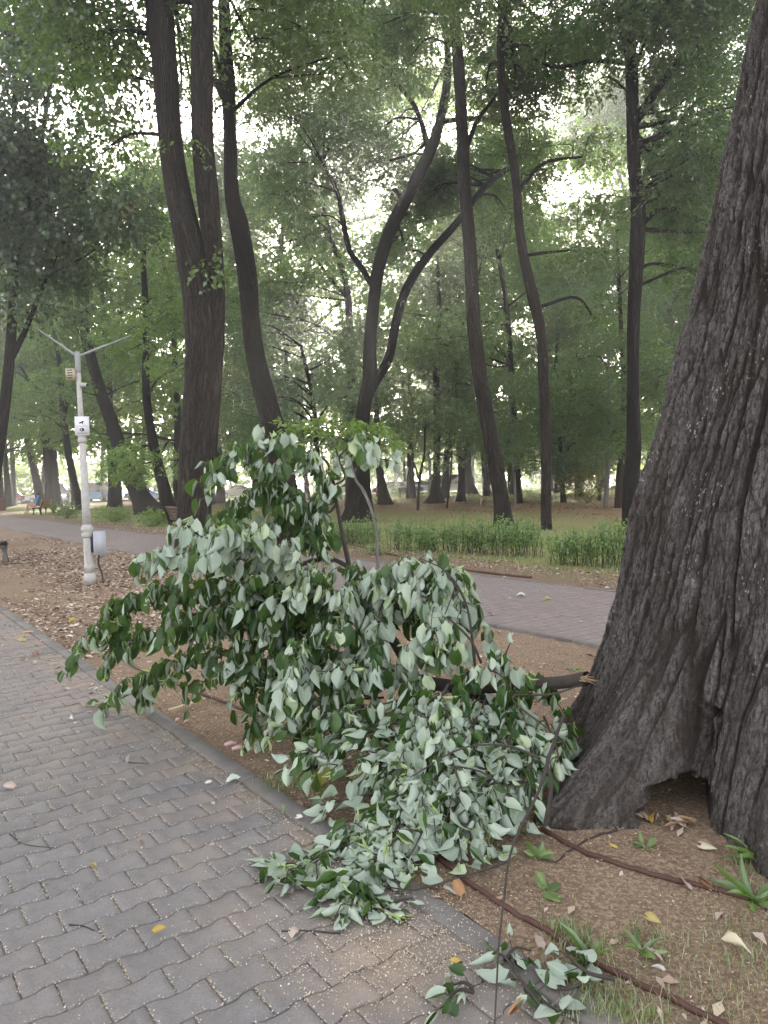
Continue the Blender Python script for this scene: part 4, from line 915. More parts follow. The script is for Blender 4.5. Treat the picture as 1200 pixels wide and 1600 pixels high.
litter('seed_litter', np.concatenate([joint_pts(70000, 1.0, 8.5), st_rand(3500, .8, 7, TP-4, TP-.02, 1.3, 31), dp, dp2, ke]), .0065, .7, SEED, 'pale seeds caught in the joints of the paved path', 'seeds', .5)
litter('leaf_litter', np.concatenate([st_rand(240, 3, 20, TP-4, TP-.02), st_rand(420, 4, 30, FP0, FP1), (rg.uniform(5, 12, 160)[:, None]*UD[:2]+(TP-np.abs(rg.normal(0, .25, 160)))[:, None]*ND[:2])]), .045, .45, PALE, 'small dry leaf scraps blown over both paved paths', 'dry leaves', .2)

GRASS = leaf_mat('grass_blade', [(.09, .15, .035), (.15, .22, .055), (.26, .27, .11), (.36, .32, .18)], .35)
def grass_blades(pts, h, w, rg=rng):
    n = len(pts); x, y = pts[:, 0], pts[:, 1]; a = rg.uniform(0, 6.283, n); le = rg.uniform(.1, .9, n)
    H = h*rg.uniform(.4, 1.3, n); o = np.stack([np.cos(a), np.sin(a), 0*a], 1); b = np.stack([-np.sin(a), np.cos(a), 0*a], 1)
    C = np.stack([x, y, gz(x, y)-.004], 1); W_ = (w*rg.uniform(.6, 1.3, n))[:, None]/2; V = []
    for f, ww in ((0, 1), (.5, .9), (1, .08)):
        c = C+o*(H*le*f**2)[:, None]; c[:, 2] += H*(f-.35*le*f*f); V += [c-b*W_*ww, c+b*W_*ww]
    V = np.stack(V, 1).reshape(-1, 3); k = np.arange(n)[:, None]*6
    return V, np.concatenate([k+[0, 1, 3, 2], k+[2, 3, 5, 4]])
tufts = [(885,1455,.06,150),(915,1475,.06,130),(1010,1462,.07,70),(1060,1480,.09,50),(950,1565,.10,260),(900,1520,.06,60),(1000,1588,.08,120),(1170,1350,.06,40),(1195,1400,.08,70),(1150,1440,.08,40),(440,1222,.10,140),(462,1216,.08,80),(430,1150,.07,50),
         (100,935,.25,90),(45,925,.25,60),(90,885,.4,90),(20,880,.5,90),(185,1000,.2,40),(55,955,.2,40),(115,985,.15,30),(880,900,.3,160),(715,905,.2,90),(945,905,.3,200),(1140,1560,.15,120),(1180,1500,.15,120),(330,1092,.12,40)]
gp = [G(px, py)[:2]+rg.normal(0, 1, (n*2, 2))*r*.75 for px, py, r, n in tufts]
V1, Q1 = grass_blades(np.concatenate(gp), .045, .0026, rg)
tag(link('grass', mesh('grass', V1, Q1, mats=[GRASS])), 'sparse tufts of short grass growing from the bare soil', 'grass', kind='stuff')
gp = np.concatenate([st_rand(60000, 2, 45, 10, 16.5, .35, 15), st_rand(1500, 2, 30, 8.6, 10, 1.5, 19), st_rand(40000, 2, 60, 14, 24, .2, 16)])
V1, Q1 = grass_blades(gp, .10, .012, rg)
tag(link('grass', mesh('grass', V1, Q1, mats=[GRASS])), 'thin dry lawn spreading beyond the hedges', 'grass', kind='stuff')
V1, Q1 = grass_blades(np.concatenate([st_rand(14000, 30, 110, 34, 80, .1, 18)]), .22, .06, rg)
tag(link('grass', mesh('grass', V1, Q1, mats=[MT['leaf_light']])), 'bright grass strip far off at the end of the park', 'grass', kind='stuff')

# hedges and shrubs
def hedge(label, p0, p1, h, wd, dens, seed, mat='leaf_light'):
    rg = np.random.default_rng(seed); a0, a1 = G(*p0), G(*p1); L = np.linalg.norm(a1-a0); d = (a1-a0)/L; nn = np.array([-d[1], d[0], 0]); nn *= 1 if nn[1] > 0 else -1
    root = thing('hedge', label, 'hedge', (a0+a1)/2, 'low hedges along the far path')
    n = int(L*dens); a = Acc(); lv = []
    for i in range(n):
        b = a0+d*rg.uniform(0, L)+nn*rg.uniform(0, wd); hh = h*rg.uniform(.5, 1.15)*(.6+.75*vnoise(b[0]*2.3, b[1]*2.3)); e = b+np.array([rg.normal(0, .06), rg.normal(0, .06), hh]); m = (b+e)/2+rg.normal(0, .025, 3); b[2] = -.03
        a.tube([b, m, e], [.006, .005, .002], 4)
        for q in range(rg.integers(26, 40)):
            f = rg.uniform(.22, 1)**.8; c = b*(1-f)+e*f; lv.append(c+rg.normal(0, .045, 3))
    a.build('stems', MT['twig'], root)
    C = np.array(lv); m = len(C); D = unit(rg.normal(size=(m, 3))+[0, 0, .35]); N = unit(rg.normal(0, .7, (m, 3))+[0, 0, 1])
    V, Q = leaves(C, D, N, 0.062*rg.uniform(.6, 1.2, m), .038*rg.uniform(.7, 1.2, m)); V[:, 2] = np.maximum(V[:, 2], .01)
    link('foliage', mesh('foliage', V, Q, mats=[MT[mat]]), root)
MT['leaf_hedge'] = leaf_mat('leaf_hedge', [(.08, .14, .03), (.12, .2, .04), (.18, .26, .06)], .4)
hedge('long low green hedge between the thin bent stem and the slender tree', (600, 858), (832, 872), .62, .55, 46, 1, 'leaf_hedge')
hedge('short leafy hedge beside the far path, next to the old tree', (850, 880), (1040, 896), .68, .6, 52, 2, 'leaf_hedge')
hedge('small clump of hedge just right of the fallen branch top', (500, 846), (572, 853), .6, .5, 42, 3, 'leaf_hedge')
def shrub(label, px, py, w, h, n, mat, lsize=(.09, .05), name='shrub', up=.3, Y=None):
    rg = np.random.default_rng(int(px)); b = G(px, py); sc = b[1]/FPX
    root = thing(name, label, 'bush', b); a = Acc(); R = np.array([w*sc/2, w*sc/2, h*sc/2]); c = b+[0, 0, h*sc*.52]
    for q in range(14):
        e = c+unit(rg.normal(size=3))*R*.9; e[2] = max(e[2], .1); a.tube([b+rg.normal(0, .05, 3)*[1, 1, 0], (b+e)/2+rg.normal(0, .05, 3), e], [.012, .008, .003], 4)
    a.build('stems', MT['twig'], root)
    V, Q = spray_cloud(np.array([c]), np.array([R]), n, lsize[0], lsize[1], .22, 10, .2, rg); V[:, 2] = np.maximum(V[:, 2], .02)
    link('foliage', mesh('foliage', V, Q, mats=[MT[mat]]), root); return root
shrub('low dark bush right of the bench with the resting person', 105, 810, 36, 26, 900, 'leaf_mid', (.12,.06))
shrub('low green bush beside the far path right of the lamp post', 178, 815, 52, 24, 1300, 'leaf_light', (.1,.05))
shrub('leafy green bush at the foot of the twin-stemmed tree', 240, 822, 46, 26, 1300, 'leaf_light', (.11,.05))
shrub('yellowing bush on the lawn in front of the slim pale trunks', 918, 786, 100, 90, 3200, 'leaf_gold', (.15,.08))
shrub('bright green bush left of the dark slatted bench', 616, 775, 34, 18, 700, 'leaf_light', (.2,.1))
shrub('small green weed bush at the foot of the thin bent stem', 590, 866, 22, 14, 260, 'leaf_hedge', (.05,.03))
shrub('leafy seedling clump at the foot of the slender leaning tree', 800, 850, 60, 40, 900, 'leaf_hedge', (.1,.05))
def strap_plant(label, px, py, h, seed, n=40):
    rg = np.random.default_rng(seed); b = G(px, py); V = []; Q = []
    root = thing('strap_leaved_plant', label, 'plant', b); a = Acc()
    for q in range(n):
        an = rg.uniform(0, 6.28); o = np.array([math.cos(an), math.sin(an), 0]); H = h*rg.uniform(.6, 1.1); le = rg.uniform(.2, .8); sd = np.cross(o, [0, 0, 1.])*h*.022
        pts = [b+o*H*le*f*f+np.array([0, 0, H*(f-.4*le*f*f)]) for f in (0, .35, .7, 1)]
        vv = []
        for p, ww in zip(pts, (.8, 1, .8, .05)): vv += [p-sd*ww, p+sd*ww]
        a.add(np.array(vv), [[0,1,3,2],[2,3,5,4],[4,5,7,6]])
    a.build('blades', MT['leaf_mid'], root)
strap_plant('spiky strap-leaved plant between the bench and the low dark bush', 84, 806, 1.2, 3)
def weed(label, px, py, n, L, seed, asp=.5):
    rg = np.random.default_rng(seed); b = G(px, py); b[2] = gz(b[0], b[1]); root = thing('weed', label, 'weed', b)
    an = rg.uniform(0, 6.28, n); o = np.stack([np.cos(an), np.sin(an), rg.uniform(.15, .9, n)], 1); C = b+o*rg.uniform(.005, .03, (n, 1))
    V, Q, uv = leaf_geo(C, unit(o), unit(np.stack([rg.normal(0, .3, n), rg.normal(0, .3, n), np.ones(n)], 1)), L*rg.uniform(.6, 1.2, n), rg, aspect=asp, curl=.7); V[:, 2] = np.maximum(V[:, 2], gz(V[:, 0], V[:, 1])+.004)
    link('leaves', mesh('leaves', V, Q, uv=uv, smooth=True, mats=[MT['leaf_hedge']]), root)
    a = Acc()
    for c in C: a.tube([b-[0, 0, .01], c+(c-b)*.5], [.0016, .001], 4)
    a.build('stems', STEM, root)
weed('broad-leaved seedling left of the short brown hose', 836, 1338, 6, .07, 1, .6)
weed('single low green seedling below the short brown hose', 852, 1388, 4, .075, 2, .7)
weed('small green seedling in front of the hollow of the old tree', 1008, 1326, 7, .045, 3, .6)
weed('long-bladed green weed at the right edge beside the old tree root', 1185, 1345, 12, .13, 4, .28)
weed('sprawling green weed over the end of the short brown hose', 1180, 1405, 16, .14, 5, .25)
weed('long-leaved weed among the grass tufts by the long hose', 920, 1495, 10, .10, 6, .3)
weed('weed with narrow leaves between the grass tufts and the dead leaf', 1000, 1480, 8, .08, 7, .3)
weed('tiny green shoot by the broken end of the branch', 899, 1045, 6, .08, 8, .3)

# hoses
HOSE = simple('brown_hose', (.085, .04, .03), .6, scale=25, var=.4)
def hose(label, pts, r=.0105):
    p3 = []
    for px, py in pts:
        g = G(px, py); g[2] = 0; p3.append(g)
    p, rr = resample(np.array(p3), np.full(len(p3), r), 10); p[:, 2] = gz(p[:, 0], p[:, 1])+r*.75
    a = Acc(); a.tube(p, rr, 8); return tag(a.build('irrigation_hose', HOSE, smooth=True), label, 'hose')
hose('long brown irrigation hose running along the bed beside the near kerb', [(-20,925),(80,969),(144,1003),(230,1050),(300,1078),(420,1124),(560,1222),(640,1295),(700,1352),(775,1408),(850,1453),(930,1500),(1020,1540),(1090,1575),(1150,1608)])
hose('short brown hose emerging at the foot of the old tree', [(846,1292),(900,1322),(960,1350),(1080,1380),(1170,1403)])
hose('reddish hose lying on the dirt in front of the far hedges', [(540,848),(620,868),(700,886),(760,895),(830,902)], .02)

# single fallen leaves, twigs and scraps
def leaf_item(label, px, py, size, cols, seed, name='fallen_leaf', cat='leaf', asp=.7, up=.0):
    rg = np.random.default_rng(seed); b = G(px, py); z = gz(b[0], b[1]); an = rg.uniform(0, 6.28)
    k = NT('dead_leaf'); c = k.mix(k.noise(k.obj(), 30, 3), cols, tuple(x*.7 for x in cols)); m = k.fin(k.bsdf(c, .8, spec=.15))
    V, Q, uv = leaf_geo(np.array([[0, 0, .012+up]]), np.array([[math.cos(an), math.sin(an), .1+rg.uniform(0, .3)]]), np.array([[rg.normal(0, .5), rg.normal(0, .5)-.3, 1.]]), np.array([size]), rg, aspect=asp, curl=1.0)
    V[:, 2] = np.maximum(V[:, 2], .004)
    me = mesh(name, V, Q, uv=uv, smooth=True, mats=[m]); tag(link(name, me, loc=(b[0], b[1], z)), label, cat)
PK, WH, YE, OR, TN, BR_, PL = (.5,.4,.34), (.62,.6,.54), (.5,.36,.1), (.42,.24,.13), (.45,.33,.2), (.3,.18,.1), (.5,.56,.48)
for it in [
 ('pale curled leaf lying on the pavers at the left edge', 22, 1234, .07, PK, 1), ('pale leaf with a dark twig on the pavers below the left end of the branch', 200, 1194, .065, WH, 2),
 ('small yellow leaf lying in a paver joint, the nearer of two', 241, 1462, .045, YE, 3), ('small yellow leaf fleck on the pavers, the farther of two', 142, 1356, .035, YE, 4),
 ('pinkish dead leaf beside a thin twig on the pavers below the fallen branch', 456, 1452, .075, PK, 5), ('crumpled silvery leaf on the pavers against the kerb', 372, 1222, .07, PL, 6),
 ('white scrap of leaf lying alone in the middle of the pavers', 334, 1325, .03, WH, 7), ('orange dead leaf on the soil beside the kerb under the branch tip', 724, 1402, .08, OR, 8),
 ('pale dead leaf between the kerb and the orange leaf', 698, 1393, .06, WH, 9), ('small yellow-brown leaf on the pavers near the dust patch', 705, 1502, .04, YE, 10),
 ('orange and white leaf at the bottom edge beside the thin whip', 795, 1590, .08, OR, 11), ('pale pink leaf standing by the whip beside the near kerb', 843, 1482, .07, PK, 12),
 ('large ivory leaf on the soil at the right', 1136, 1474, .085, (.62,.56,.4), 13), ('ivory leaf lying in front of the old tree root', 1096, 1320, .07, (.66,.6,.46), 14),
 ('yellow leaf propped at the mouth of the hollow', 1014, 1273, .085, (.5,.33,.07), 15), ('orange-brown leaf lying in the bed left of the pile', 485, 1218, .06, OR, 16),
 ('small tan leaf between the two brown hoses', 1012, 1436, .055, (.5,.4,.16), 17), ('little yellow leaf on the soil above the short hose', 965, 1327, .04, YE, 18),
 ('white papery leaf scrap in the grass at lower right', 1036, 1516, .04, (.7,.68,.66), 19), ('pinkish leaf lying over the short hose at the right', 1075, 1388, .07, PK, 20),
 ('brown curled leaf beside the pinkish leaf at the right', 1098, 1382, .07, BR_, 21), ('pink leaf scrap in the weeds left of the white scrap', 1002, 1504, .05, PK, 22),
 ('pale oval leaf on the pavers left of the branch tip', 36, 1030, .09, WH, 23), ('reddish-brown leaf strip on the pavers near the far kerb', 58, 1026, .12, (.4,.2,.13), 24),
 ('yellowish leaf on the pavers near the kerb at the far left', 30, 1003, .1, (.5,.4,.15), 25), ('orange leaf against the kerb at the far left', 52, 988, .13, (.55,.34,.14), 26),
 ('white oval leaf on the pavers against the kerb behind the branch tip', 120, 1036, .09, WH, 27), ('small white scrap below the branch tip on the pavers', 110, 1124, .05, WH, 28),
 ('white leaf fleck on the pavers halfway along the kerb', 322, 1227, .035, WH, 29), ('pale green leaf lying flat on the pavers by the kerb', 443, 1277, .06, (.4,.46,.26), 30),
 ('white leaf on the kerb below the curled spray', 464, 1282, .04, WH, 31), ('yellow leaf on the soil of the left bed beside the hose', 110, 973, .12, (.55,.42,.12), 32),
 ('pale leaf in the middle of the far path', 818, 933, .12, WH, 33), ('greenish leaf on the far path near the old tree', 851, 940, .12, (.5,.5,.25), 34), ('white leaf on the far path nearest to the branch', 772, 962, .1, WH, 35)]:
    leaf_item(*it)
for q in range(16):
    rgq = np.random.default_rng(300+q); px, py = 985+rgq.uniform(0, 110), 1272+rgq.uniform(0, 22)
    leaf_item('dry folded leaf in the heap at the mouth of the hollow', px, py, .06, [TN, PK, BR_, (.5,.36,.26)][q % 4], 320+q, asp=.45, up=.006*(q % 3))
    SC.objects[-1]['group'] = 'dry leaves heaped before the hollow'
def stick(label, pts, r, mat, name='twig', cat='twig'):
    p3 = []
    for px, py in pts:
        g = G(px, py); g[2] = 0; p3.append(g)
    p, rr = resample(np.array(p3), np.linspace(r, r*.5, len(p3)), 5); p[:, 2] = gz(p[:, 0], p[:, 1])+r*.9
    a = Acc(); a.tube(p, rr, 7); tag(a.build(name, mat, smooth=True), label, cat)
stick('thin dark twig lying on the pavers beside the pinkish leaf', [(440,1457),(480,1456),(532,1460)], .004, MT['twig'])
stick('short dark twig on the pavers next to the pale leaf', [(200,1192),(232,1194)], .003, MT['twig'])
stick('fine curved twig on the pavers at left', [(15,1304),(40,1320),(90,1326)], .0025, MT['twig'])
stick('small black twig on the pavers at lower left', [(108,1446),(130,1448),(148,1455)], .003, MT['twig'])
stick('brown twig lying above the short hose before the old tree', [(965,1298),(920,1310),(890,1325),(868,1344)], .005, MT['twig'])
stick('thin twig hidden in the bed beyond the near kerb hose', [(450,1055),(520,1072),(600,1070)], .006, MT['twig'])
stick('dark fallen twig on the leafy soil left of the lamp post', [(42,864),(70,867),(108,861)], .015, MT['twig'])
stick('long dark twig on the soil beside the grey bench end', [(6,882),(40,880),(75,876)], .014, MT['twig'])
stick('tiny dark twig on the kerb under the leaf tip', [(545,1300),(528,1308),(515,1311)], .0035, MT['twig'])
SPL = simple('split_wood', (.55, .45, .3), .8, scale=20)
a = Acc(); g0, g1 = G(264, 1112), G(304, 1100); dv = g1-g0; a.box((g0+g1)/2+[0, 0, .012], (np.linalg.norm(dv), .022, .014), math.atan2(dv[1], dv[0])); so_ = a.build('wood_strip', SPL)
bv = so_.modifiers.new('bevel', 'BEVEL'); bv.width = .003; tag(so_, 'pale split strip of wood lying in the bed behind the kerb', 'wood strip')
PNK = simple('pink_wrapper', (.55, .36, .35), .5, scale=30)
for lab, px, py, an in [('crumpled pink wrapper on the soil behind the kerb, the larger of two', 360, 1166, .5), ('small pink wrapper scrap lying just in front of the larger one', 372, 1173, .3)]:
    b = G(px, py); a = Acc(); a.tube([b+[-.035*math.cos(an), -.035*math.sin(an), .015], b+[0, 0, .02], b+[.035*math.cos(an), .035*math.sin(an), .013]], [.009, .013, .008], 8, sub=4, rough=.4, seed=px); tag(a.build('wrapper', PNK, smooth=True), lab, 'wrapper')
leaf_item('small round yellow leaf beside the pink wrappers', 376, 1160, .045, YE, 60)
# small torn-off leafy twigs
def sprig(label, polys, seed, dens=1.0, loc=(600, 1500), size=.072):
    rg = np.random.default_rng(seed); root = thing('leafy_twig', label, 'twig', G(*loc))
    build_leafy(root, [([G(px, py)+np.array([0, 0, h]) for px, py, h in p], s, 1, dens) for p, s in polys], rg, side=0, size=size, spacing=.024)
sprig('small torn leafy twig with silver leaves at the bottom edge beside the kerb', [([(740,1560,.02),(715,1568,.04),(690,1585,.02)], .7), ([(740,1560,.03),(725,1555,.04),(705,1550,.02)], .5)], 3, .9, (720,1570))
sprig('leafy twig with silver leaves lying across the kerb under the long whip', [([(860,1600,.02),(820,1560,.04),(790,1520,.05),(765,1500,.03)], .9), ([(820,1560,.03),(850,1580,.03),(880,1598,.02)], .9), ([(790,1520,.04),(805,1500,.04),(830,1495,.02)], .85)], 4, .8, (820,1560), .092)
sprig('leafy silver twig lying in the grass just right of the kerb', [([(960,1545,.03),(920,1545,.05),(890,1520,.05),(875,1500,.03)], .85), ([(920,1545,.03),(890,1560,.03),(870,1556,.02)], .85)], 5, .8, (910,1540), .092)
sprig('pale green sprig of bracts lying on the pavers under the branch tip', [([(600,1425,.01),(625,1415,.02),(645,1408,.01)], .6)], 6, .9, (620,1420), .04)

# ------------------------------------------------------------------ lamp post
PW = simple('white_paint', (.42, .395, .37), .75, scale=18, var=.35); PG = simple('grey_paint', (.38, .39, .42), .5, var=.08); DK = simple('dark_rubber', (.03, .03, .032), .6); GM = simple('weathered_metal', (.28, .28, .28), .5, .0)
BEI = simple('beige_plastic', (.45, .38, .28), .6)
def lamp():
    b = G(141, 913); top = P(121, 555, b[1]); lean = (top[0]-b[0])/top[2]; root = thing('lamp_post', 'white ornate lamp post with a grey cabinet and two long bare arms at the top', 'lamp post', b)
    def zz(py):  # height for picture row
        return P(130, py, b[1])[2]
    ax = unit(np.array([lean, 0, 1.])); at = lambda z: b+ax*z
    sc = b[1]/FPX
    def lt(name, prof, n=12, mat=PW):
        a = Acc(); a.lathe([(w*.9*sc/2, h) for w, h in prof], b, n, axis=ax); return a.build(name, mat, root)
    lt('plinth', [(21,0),(21,.05),(23,.055),(23,.13),(20,.15),(18,.19)], 8)
    lt('lower_column', [(18,.19),(18,.26),(19.5,.27),(19.5,.30),(17.5,.31),(17,.66),(15.5,.76)], 8)
    lt('ring', [(16,.76),(20,.78),(20,.82),(17,.835),(17,.86),(21,.875),(20,.92),(16,.95),(15.5,.97)], 16)
    lt('shaft', [(14.5,.97),(13.5,1.3),(11,2.28)], 10)
    lt('ring', [(12.5,2.28),(15,2.30),(15,2.335),(13,2.35),(13,2.38),(15,2.395),(14.5,2.44),(12,2.46)], 16)
    lt('upper_shaft', [(11,2.46),(9,2.85),(7.5,3.4)], 12)
    lt('cap_pipe', [(7,3.4),(9.5,3.42),(9.5,3.72),(8,3.74)], 12, GM)
    # raised oval panel on the lower column
    a = Acc(); f = np.array([0.36, -.93, 0]); f /= np.linalg.norm(f); sd = np.cross(f, ax); ang = np.linspace(0, 2*math.pi, 25)
    a.tube([b+ax*(.49+.15*math.sin(t))+sd*.042*math.cos(t)+f*.083 for t in ang], np.full(25, .004), 6); a.build('oval_moulding', PW, root, smooth=True)
    t0 = at(3.66)
    for e, lab in (((56,512),'arm'),((205,524),'arm')):
        pe = P(e[0], e[1], b[1]-.2 if e[0] < 100 else b[1]+.3); a = Acc(); v = pe-t0
        a.tube([t0, t0+v*.55, t0+v*.56], [.02, .018, .017], 10); ar = a.build('arm', GM, root, smooth=True)
        a = Acc(); a.tube([t0+v*.56, t0+v*.9, pe], [.012, .010, .009], 8); a.build('arm_tip', GM, ar, smooth=True).location = -root.location*0-ar.location*0
    # sign
    c = at(zz(666)); fx = np.array([.25, -1, 0.]); fx /= np.linalg.norm(fx); rz = math.atan2(fx[1], fx[0])+math.pi/2; ux = np.array([math.cos(rz), math.sin(rz), 0])
    c = c+fx*.075+ux*.02; a = Acc(); a.box(c, (.215, .008, .30), rz); sg = a.build('sign_plate', simple('sign_white', (.72, .7, .72), .5, var=.03), root)
    ink = simple('sign_ink', (.02, .02, .025), .6, var=0); a = Acc()
    def poly(pts, d=.0065):
        V = [c+ux*x+np.array([0, 0, z])+fx*d for x, z in pts]; n = len(V); V2 = [v-fx*.002 for v in V]
        cen = [sum(V)/n]; a.add(V+V2+cen, [[i, (i+1) % n, n+(i+1) % n, n+i] for i in range(n)], [[i, (i+1) % n, 2*n] for i in range(n)])
    poly([(-.045,.055),(-.04,.038),(.02,.052),(.028,.072),(.022,.08)]); poly([(-.005,.04),(.005,.028),(.02,.028),(.015,.046)]); poly([(.03,.035),(.04,.02),(.045,.03)])
    poly([(-.085,.0),(.085,.0),(.085,-.004),(-.085,-.004)]); poly([(-.08,-.112),(.08,-.112),(.08,-.118),(-.08,-.118)]); poly([(-.08,.092),(-.06,.092),(-.06,.098),(-.08,.098)])
    for k in range(14):
        t1, t2 = k*math.pi*1.7/14+.6, (k+1)*math.pi*1.7/14+.6; poly([(.038*math.cos(t1),-.06+.026*math.sin(t1)),(.038*math.cos(t2),-.06+.026*math.sin(t2)),(.025*math.cos(t2),-.06+.014*math.sin(t2)),(.025*math.cos(t1),-.06+.014*math.sin(t1))])
    poly([(.0,-.045),(.03,-.052),(.034,-.066),(.004,-.075),(-.008,-.06)])
    a.build('pictogram', ink, sg).location = (0, 0, 0)
    # cabinet
    c = at(zz(849))+np.array([.19, .0, 0]); a = Acc(); a.box(c, (.19, .15, .38), .35); cb = a.build('cabinet', PG, root); bv = cb.modifiers.new('b', 'BEVEL'); bv.width = .008
    a = Acc(); fv = np.array([math.sin(.35), -math.cos(.35), 0]); a.box(c+fv*.077, (.17, .006, .36), .35); d = a.build('cabinet_door', PG, cb); d.location = (0, 0, 0)
    a = Acc(); a.box(c-np.array([.12, 0, 0]), (.05, .08, .30), .35); a.build('mounting_bracket', DK, root)
    a = Acc(); a.tube([c+[-.02, 0, -.19], c+[-.03, 0, -.35], c+[.02, 0, -.5], [c[0]+.04, c[1]-.02, .01]], [.015]*4, 8, sub=4); a.build('cable', DK, root, smooth=True)
    # speaker box and camera
    c = at(zz(585))+np.array([-.10, -.03, 0]); a = Acc(); a.box(c, (.13, .12, .17), -.2); sp = a.build('junction_box', BEI, root); a = Acc()
    for k in range(4): a.box(c+[-.0+.0*k, -.062, -.06+.04*k], (.09, .006, .014), -.2)
    a.build('vent', DK, sp).location = (0, 0, 0)
    c = at(zz(602))+np.array([.10, -.04, 0]); a = Acc(); a.lathe([(.032,-.07),(.034,-.06),(.034,.05),(.028,.055)], c, 14, axis=(.9, -.35, -.1)); cm = a.build('security_camera', PW, root, smooth=True)
    a = Acc(); a.lathe([(.024,.0),(.024,.012)], c+np.array([.9, -.35, -.1])*.057, 12, axis=(.9, -.35, -.1)); a.build('lens', DK, cm).location = (0, 0, 0)
    a = Acc(); a.tube([at(zz(607)), c+[0, 0, -.02]], [.012, .012], 6); a.build('bracket', GM, root)
lamp()

# ------------------------------------------------------------------ benches, bin, people, cars
WD = simple('bench_wood', (.36, .19, .08), .7, scale=12); WG = simple('weathered_wood', (.12, .11, .105), .9, scale=9); CI = simple('cast_iron', (.02, .02, .02), .55); CC_ = simple('bench_concrete', (.16, .15, .14), .9)
def bench(label, loc, rz, wood, frame, L=1.8, heavy=False):
    root = thing('park_bench', label, 'bench', loc); R = np.array([[math.cos(rz), -math.sin(rz), 0], [math.sin(rz), math.cos(rz), 0], [0, 0, 1]])
    tr = lambda p: np.asarray(loc)+R@np.asarray(p, float)
    sl_ = Acc(); bk_ = Acc()
    for k in range(5): sl_.box(tr((0, .08+.095*k, .45)), (L, .08, .035), rz)
    for k in range(4): bk_.box(tr((0, .53+.035*k, .56+.1*k)), (L, .03, .085), rz)
    sl_.build('seat', wood, root); bk_.build('backrest', wood, root)
    for sx in (-1, 1):
        a = Acc(); x = sx*(L/2-.12 if not heavy else L/2); w = .035 if not heavy else .06
        def beam(p, q, h): 
            p, q = tr(p), tr(q); a.tube([p, q], [h, h], 6)
        def slab(pts):
            A_ = [tr((x-w/2, y, z)) for y, z in pts]; B_ = [tr((x+w/2, y, z)) for y, z in pts]; n = len(pts)
            a.add(A_+B_+[sum(A_)/n, sum(B_)/n], [[i, (i+1) % n, n+(i+1) % n, n+i] for i in range(n)], [[i, (i+1) % n, 2*n] for i in range(n)]+[[n+(i+1) % n, n+i, 2*n+1] for i in range(n)])
        e = .045 if not heavy else .075
        slab([(.02,0),(.02+e*1.6,0),(.12,.2),(.12+e,.43-e),(.02,.43),(.06,.2)]); slab([(.40,.43),(.5,.0),(.5+e*1.6,.0),(.50+e,.35),(.72,.9),(.68,.93),(.48,.45)]); slab([(.02,.43),(.02,.43-e),(.52,.43-e),(.52,.43)])
        a.build('side_frame', frame, root)
    return root
dirp = math.atan2(UD[1], UD[0])
bench('weathered grey bench cut off by the left edge on the leafy soil', G(-42, 885)+np.array([.38, .0, 0]), dirp-.6, WG, CC_, 1.6, True)
bench('brown wooden bench with a person resting on it beside the far path at left', G(58, 804)+np.array([0, .2, 0]), dirp+math.pi/2+1.0, WD, CI, 2.2)
bench('wooden bench partly hidden behind the twin-stemmed tree', G(303, 833), dirp, simple('dark_bench_wood', (.09, .055, .035), .8, scale=12), CI, 1.8)
bench('dark slatted bench facing away between two flaring trunks', G(643, 777), math.pi*.03, CI, CI, 2.3)
def bin_(label, px, py, h, col):
    b = G(px, py); root = thing('litter_bin', label, 'bin', b); a = Acc(); a.lathe([(.26*h, 0), (.3*h, .04), (.32*h, .8*h), (.34*h, .82*h), (.34*h, .88*h)], b, 12); a.build('body', simple('bin_paint', col, .6), root)
    a = Acc(); a.lathe([(.35*h, .97*h), (.37*h, 1.0*h), (.1*h, 1.08*h)], b, 12); a.build('lid', CI, root)
    for sx in (-1, 1):
        a = Acc(); a.tube([b+[sx*.33*h, 0, 0], b+[sx*.33*h, 0, 1.0*h]], [.02, .02], 6); a.build('post', CI, root)
bin_('dark red litter bin at the left edge beyond the far path', 2, 798, 1.1, (.12, .025, .02))
def person(label, origin, J, E, mats, hair=None, group=None):
    """J: joint -> (x,y,z,r); E: (a,b,material index); one skinned body with coloured regions"""
    root = thing('person', label, 'person', origin, group); names = list(J); idx = {n: i for i, n in enumerate(names)}
    me = bpy.data.meshes.new('body'); me.from_pydata([J[n][:3] for n in names], [(idx[a], idx[b]) for a, b, _ in E], []); o = link('body', me, root); o.location = (0, 0, 0)
    sk = o.modifiers.new('skin', 'SKIN'); sub = o.modifiers.new('sub', 'SUBSURF'); sub.levels = 1
    for i, n in enumerate(names): r = J[n][3]; me.skin_vertices[0].data[i].radius = (r, r); 
    me.skin_vertices[0].data[0].use_root = True
    dg = bpy.context.evaluated_depsgraph_get(); dg.update(); m2 = bpy.data.meshes.new_from_object(o.evaluated_get(dg)); o.modifiers.clear(); o.data = m2
    for m in mats: m2.materials.append(m)
    for p in m2.polygons:
        best, bi = 9, 0
        for a, b, mi in E:
            A_, B_ = Vector(J[a][:3]), Vector(J[b][:3]); t = max(0, min(1, (p.center-A_).dot(B_-A_)/max(1e-6, (B_-A_).length_squared))); d = (p.center-A_.lerp(B_, t)).length/(.5*(J[a][3]+J[b][3]))
            if d < best: best, bi = d, mi
        p.material_index = bi; p.use_smooth = True
    if hair:
        h = J['head']; a = Acc(); R = h[3]; a.lathe([(.3*R, 1.18*R), (.8*R, .95*R), (1.12*R, .45*R), (1.15*R, .0), (1.0*R, -.35*R)], (h[0], h[1]+.02, h[2]), 12)
        hh = a.build('hair', hair, root, smooth=True); hh.location = (0, 0, 0)
    return root
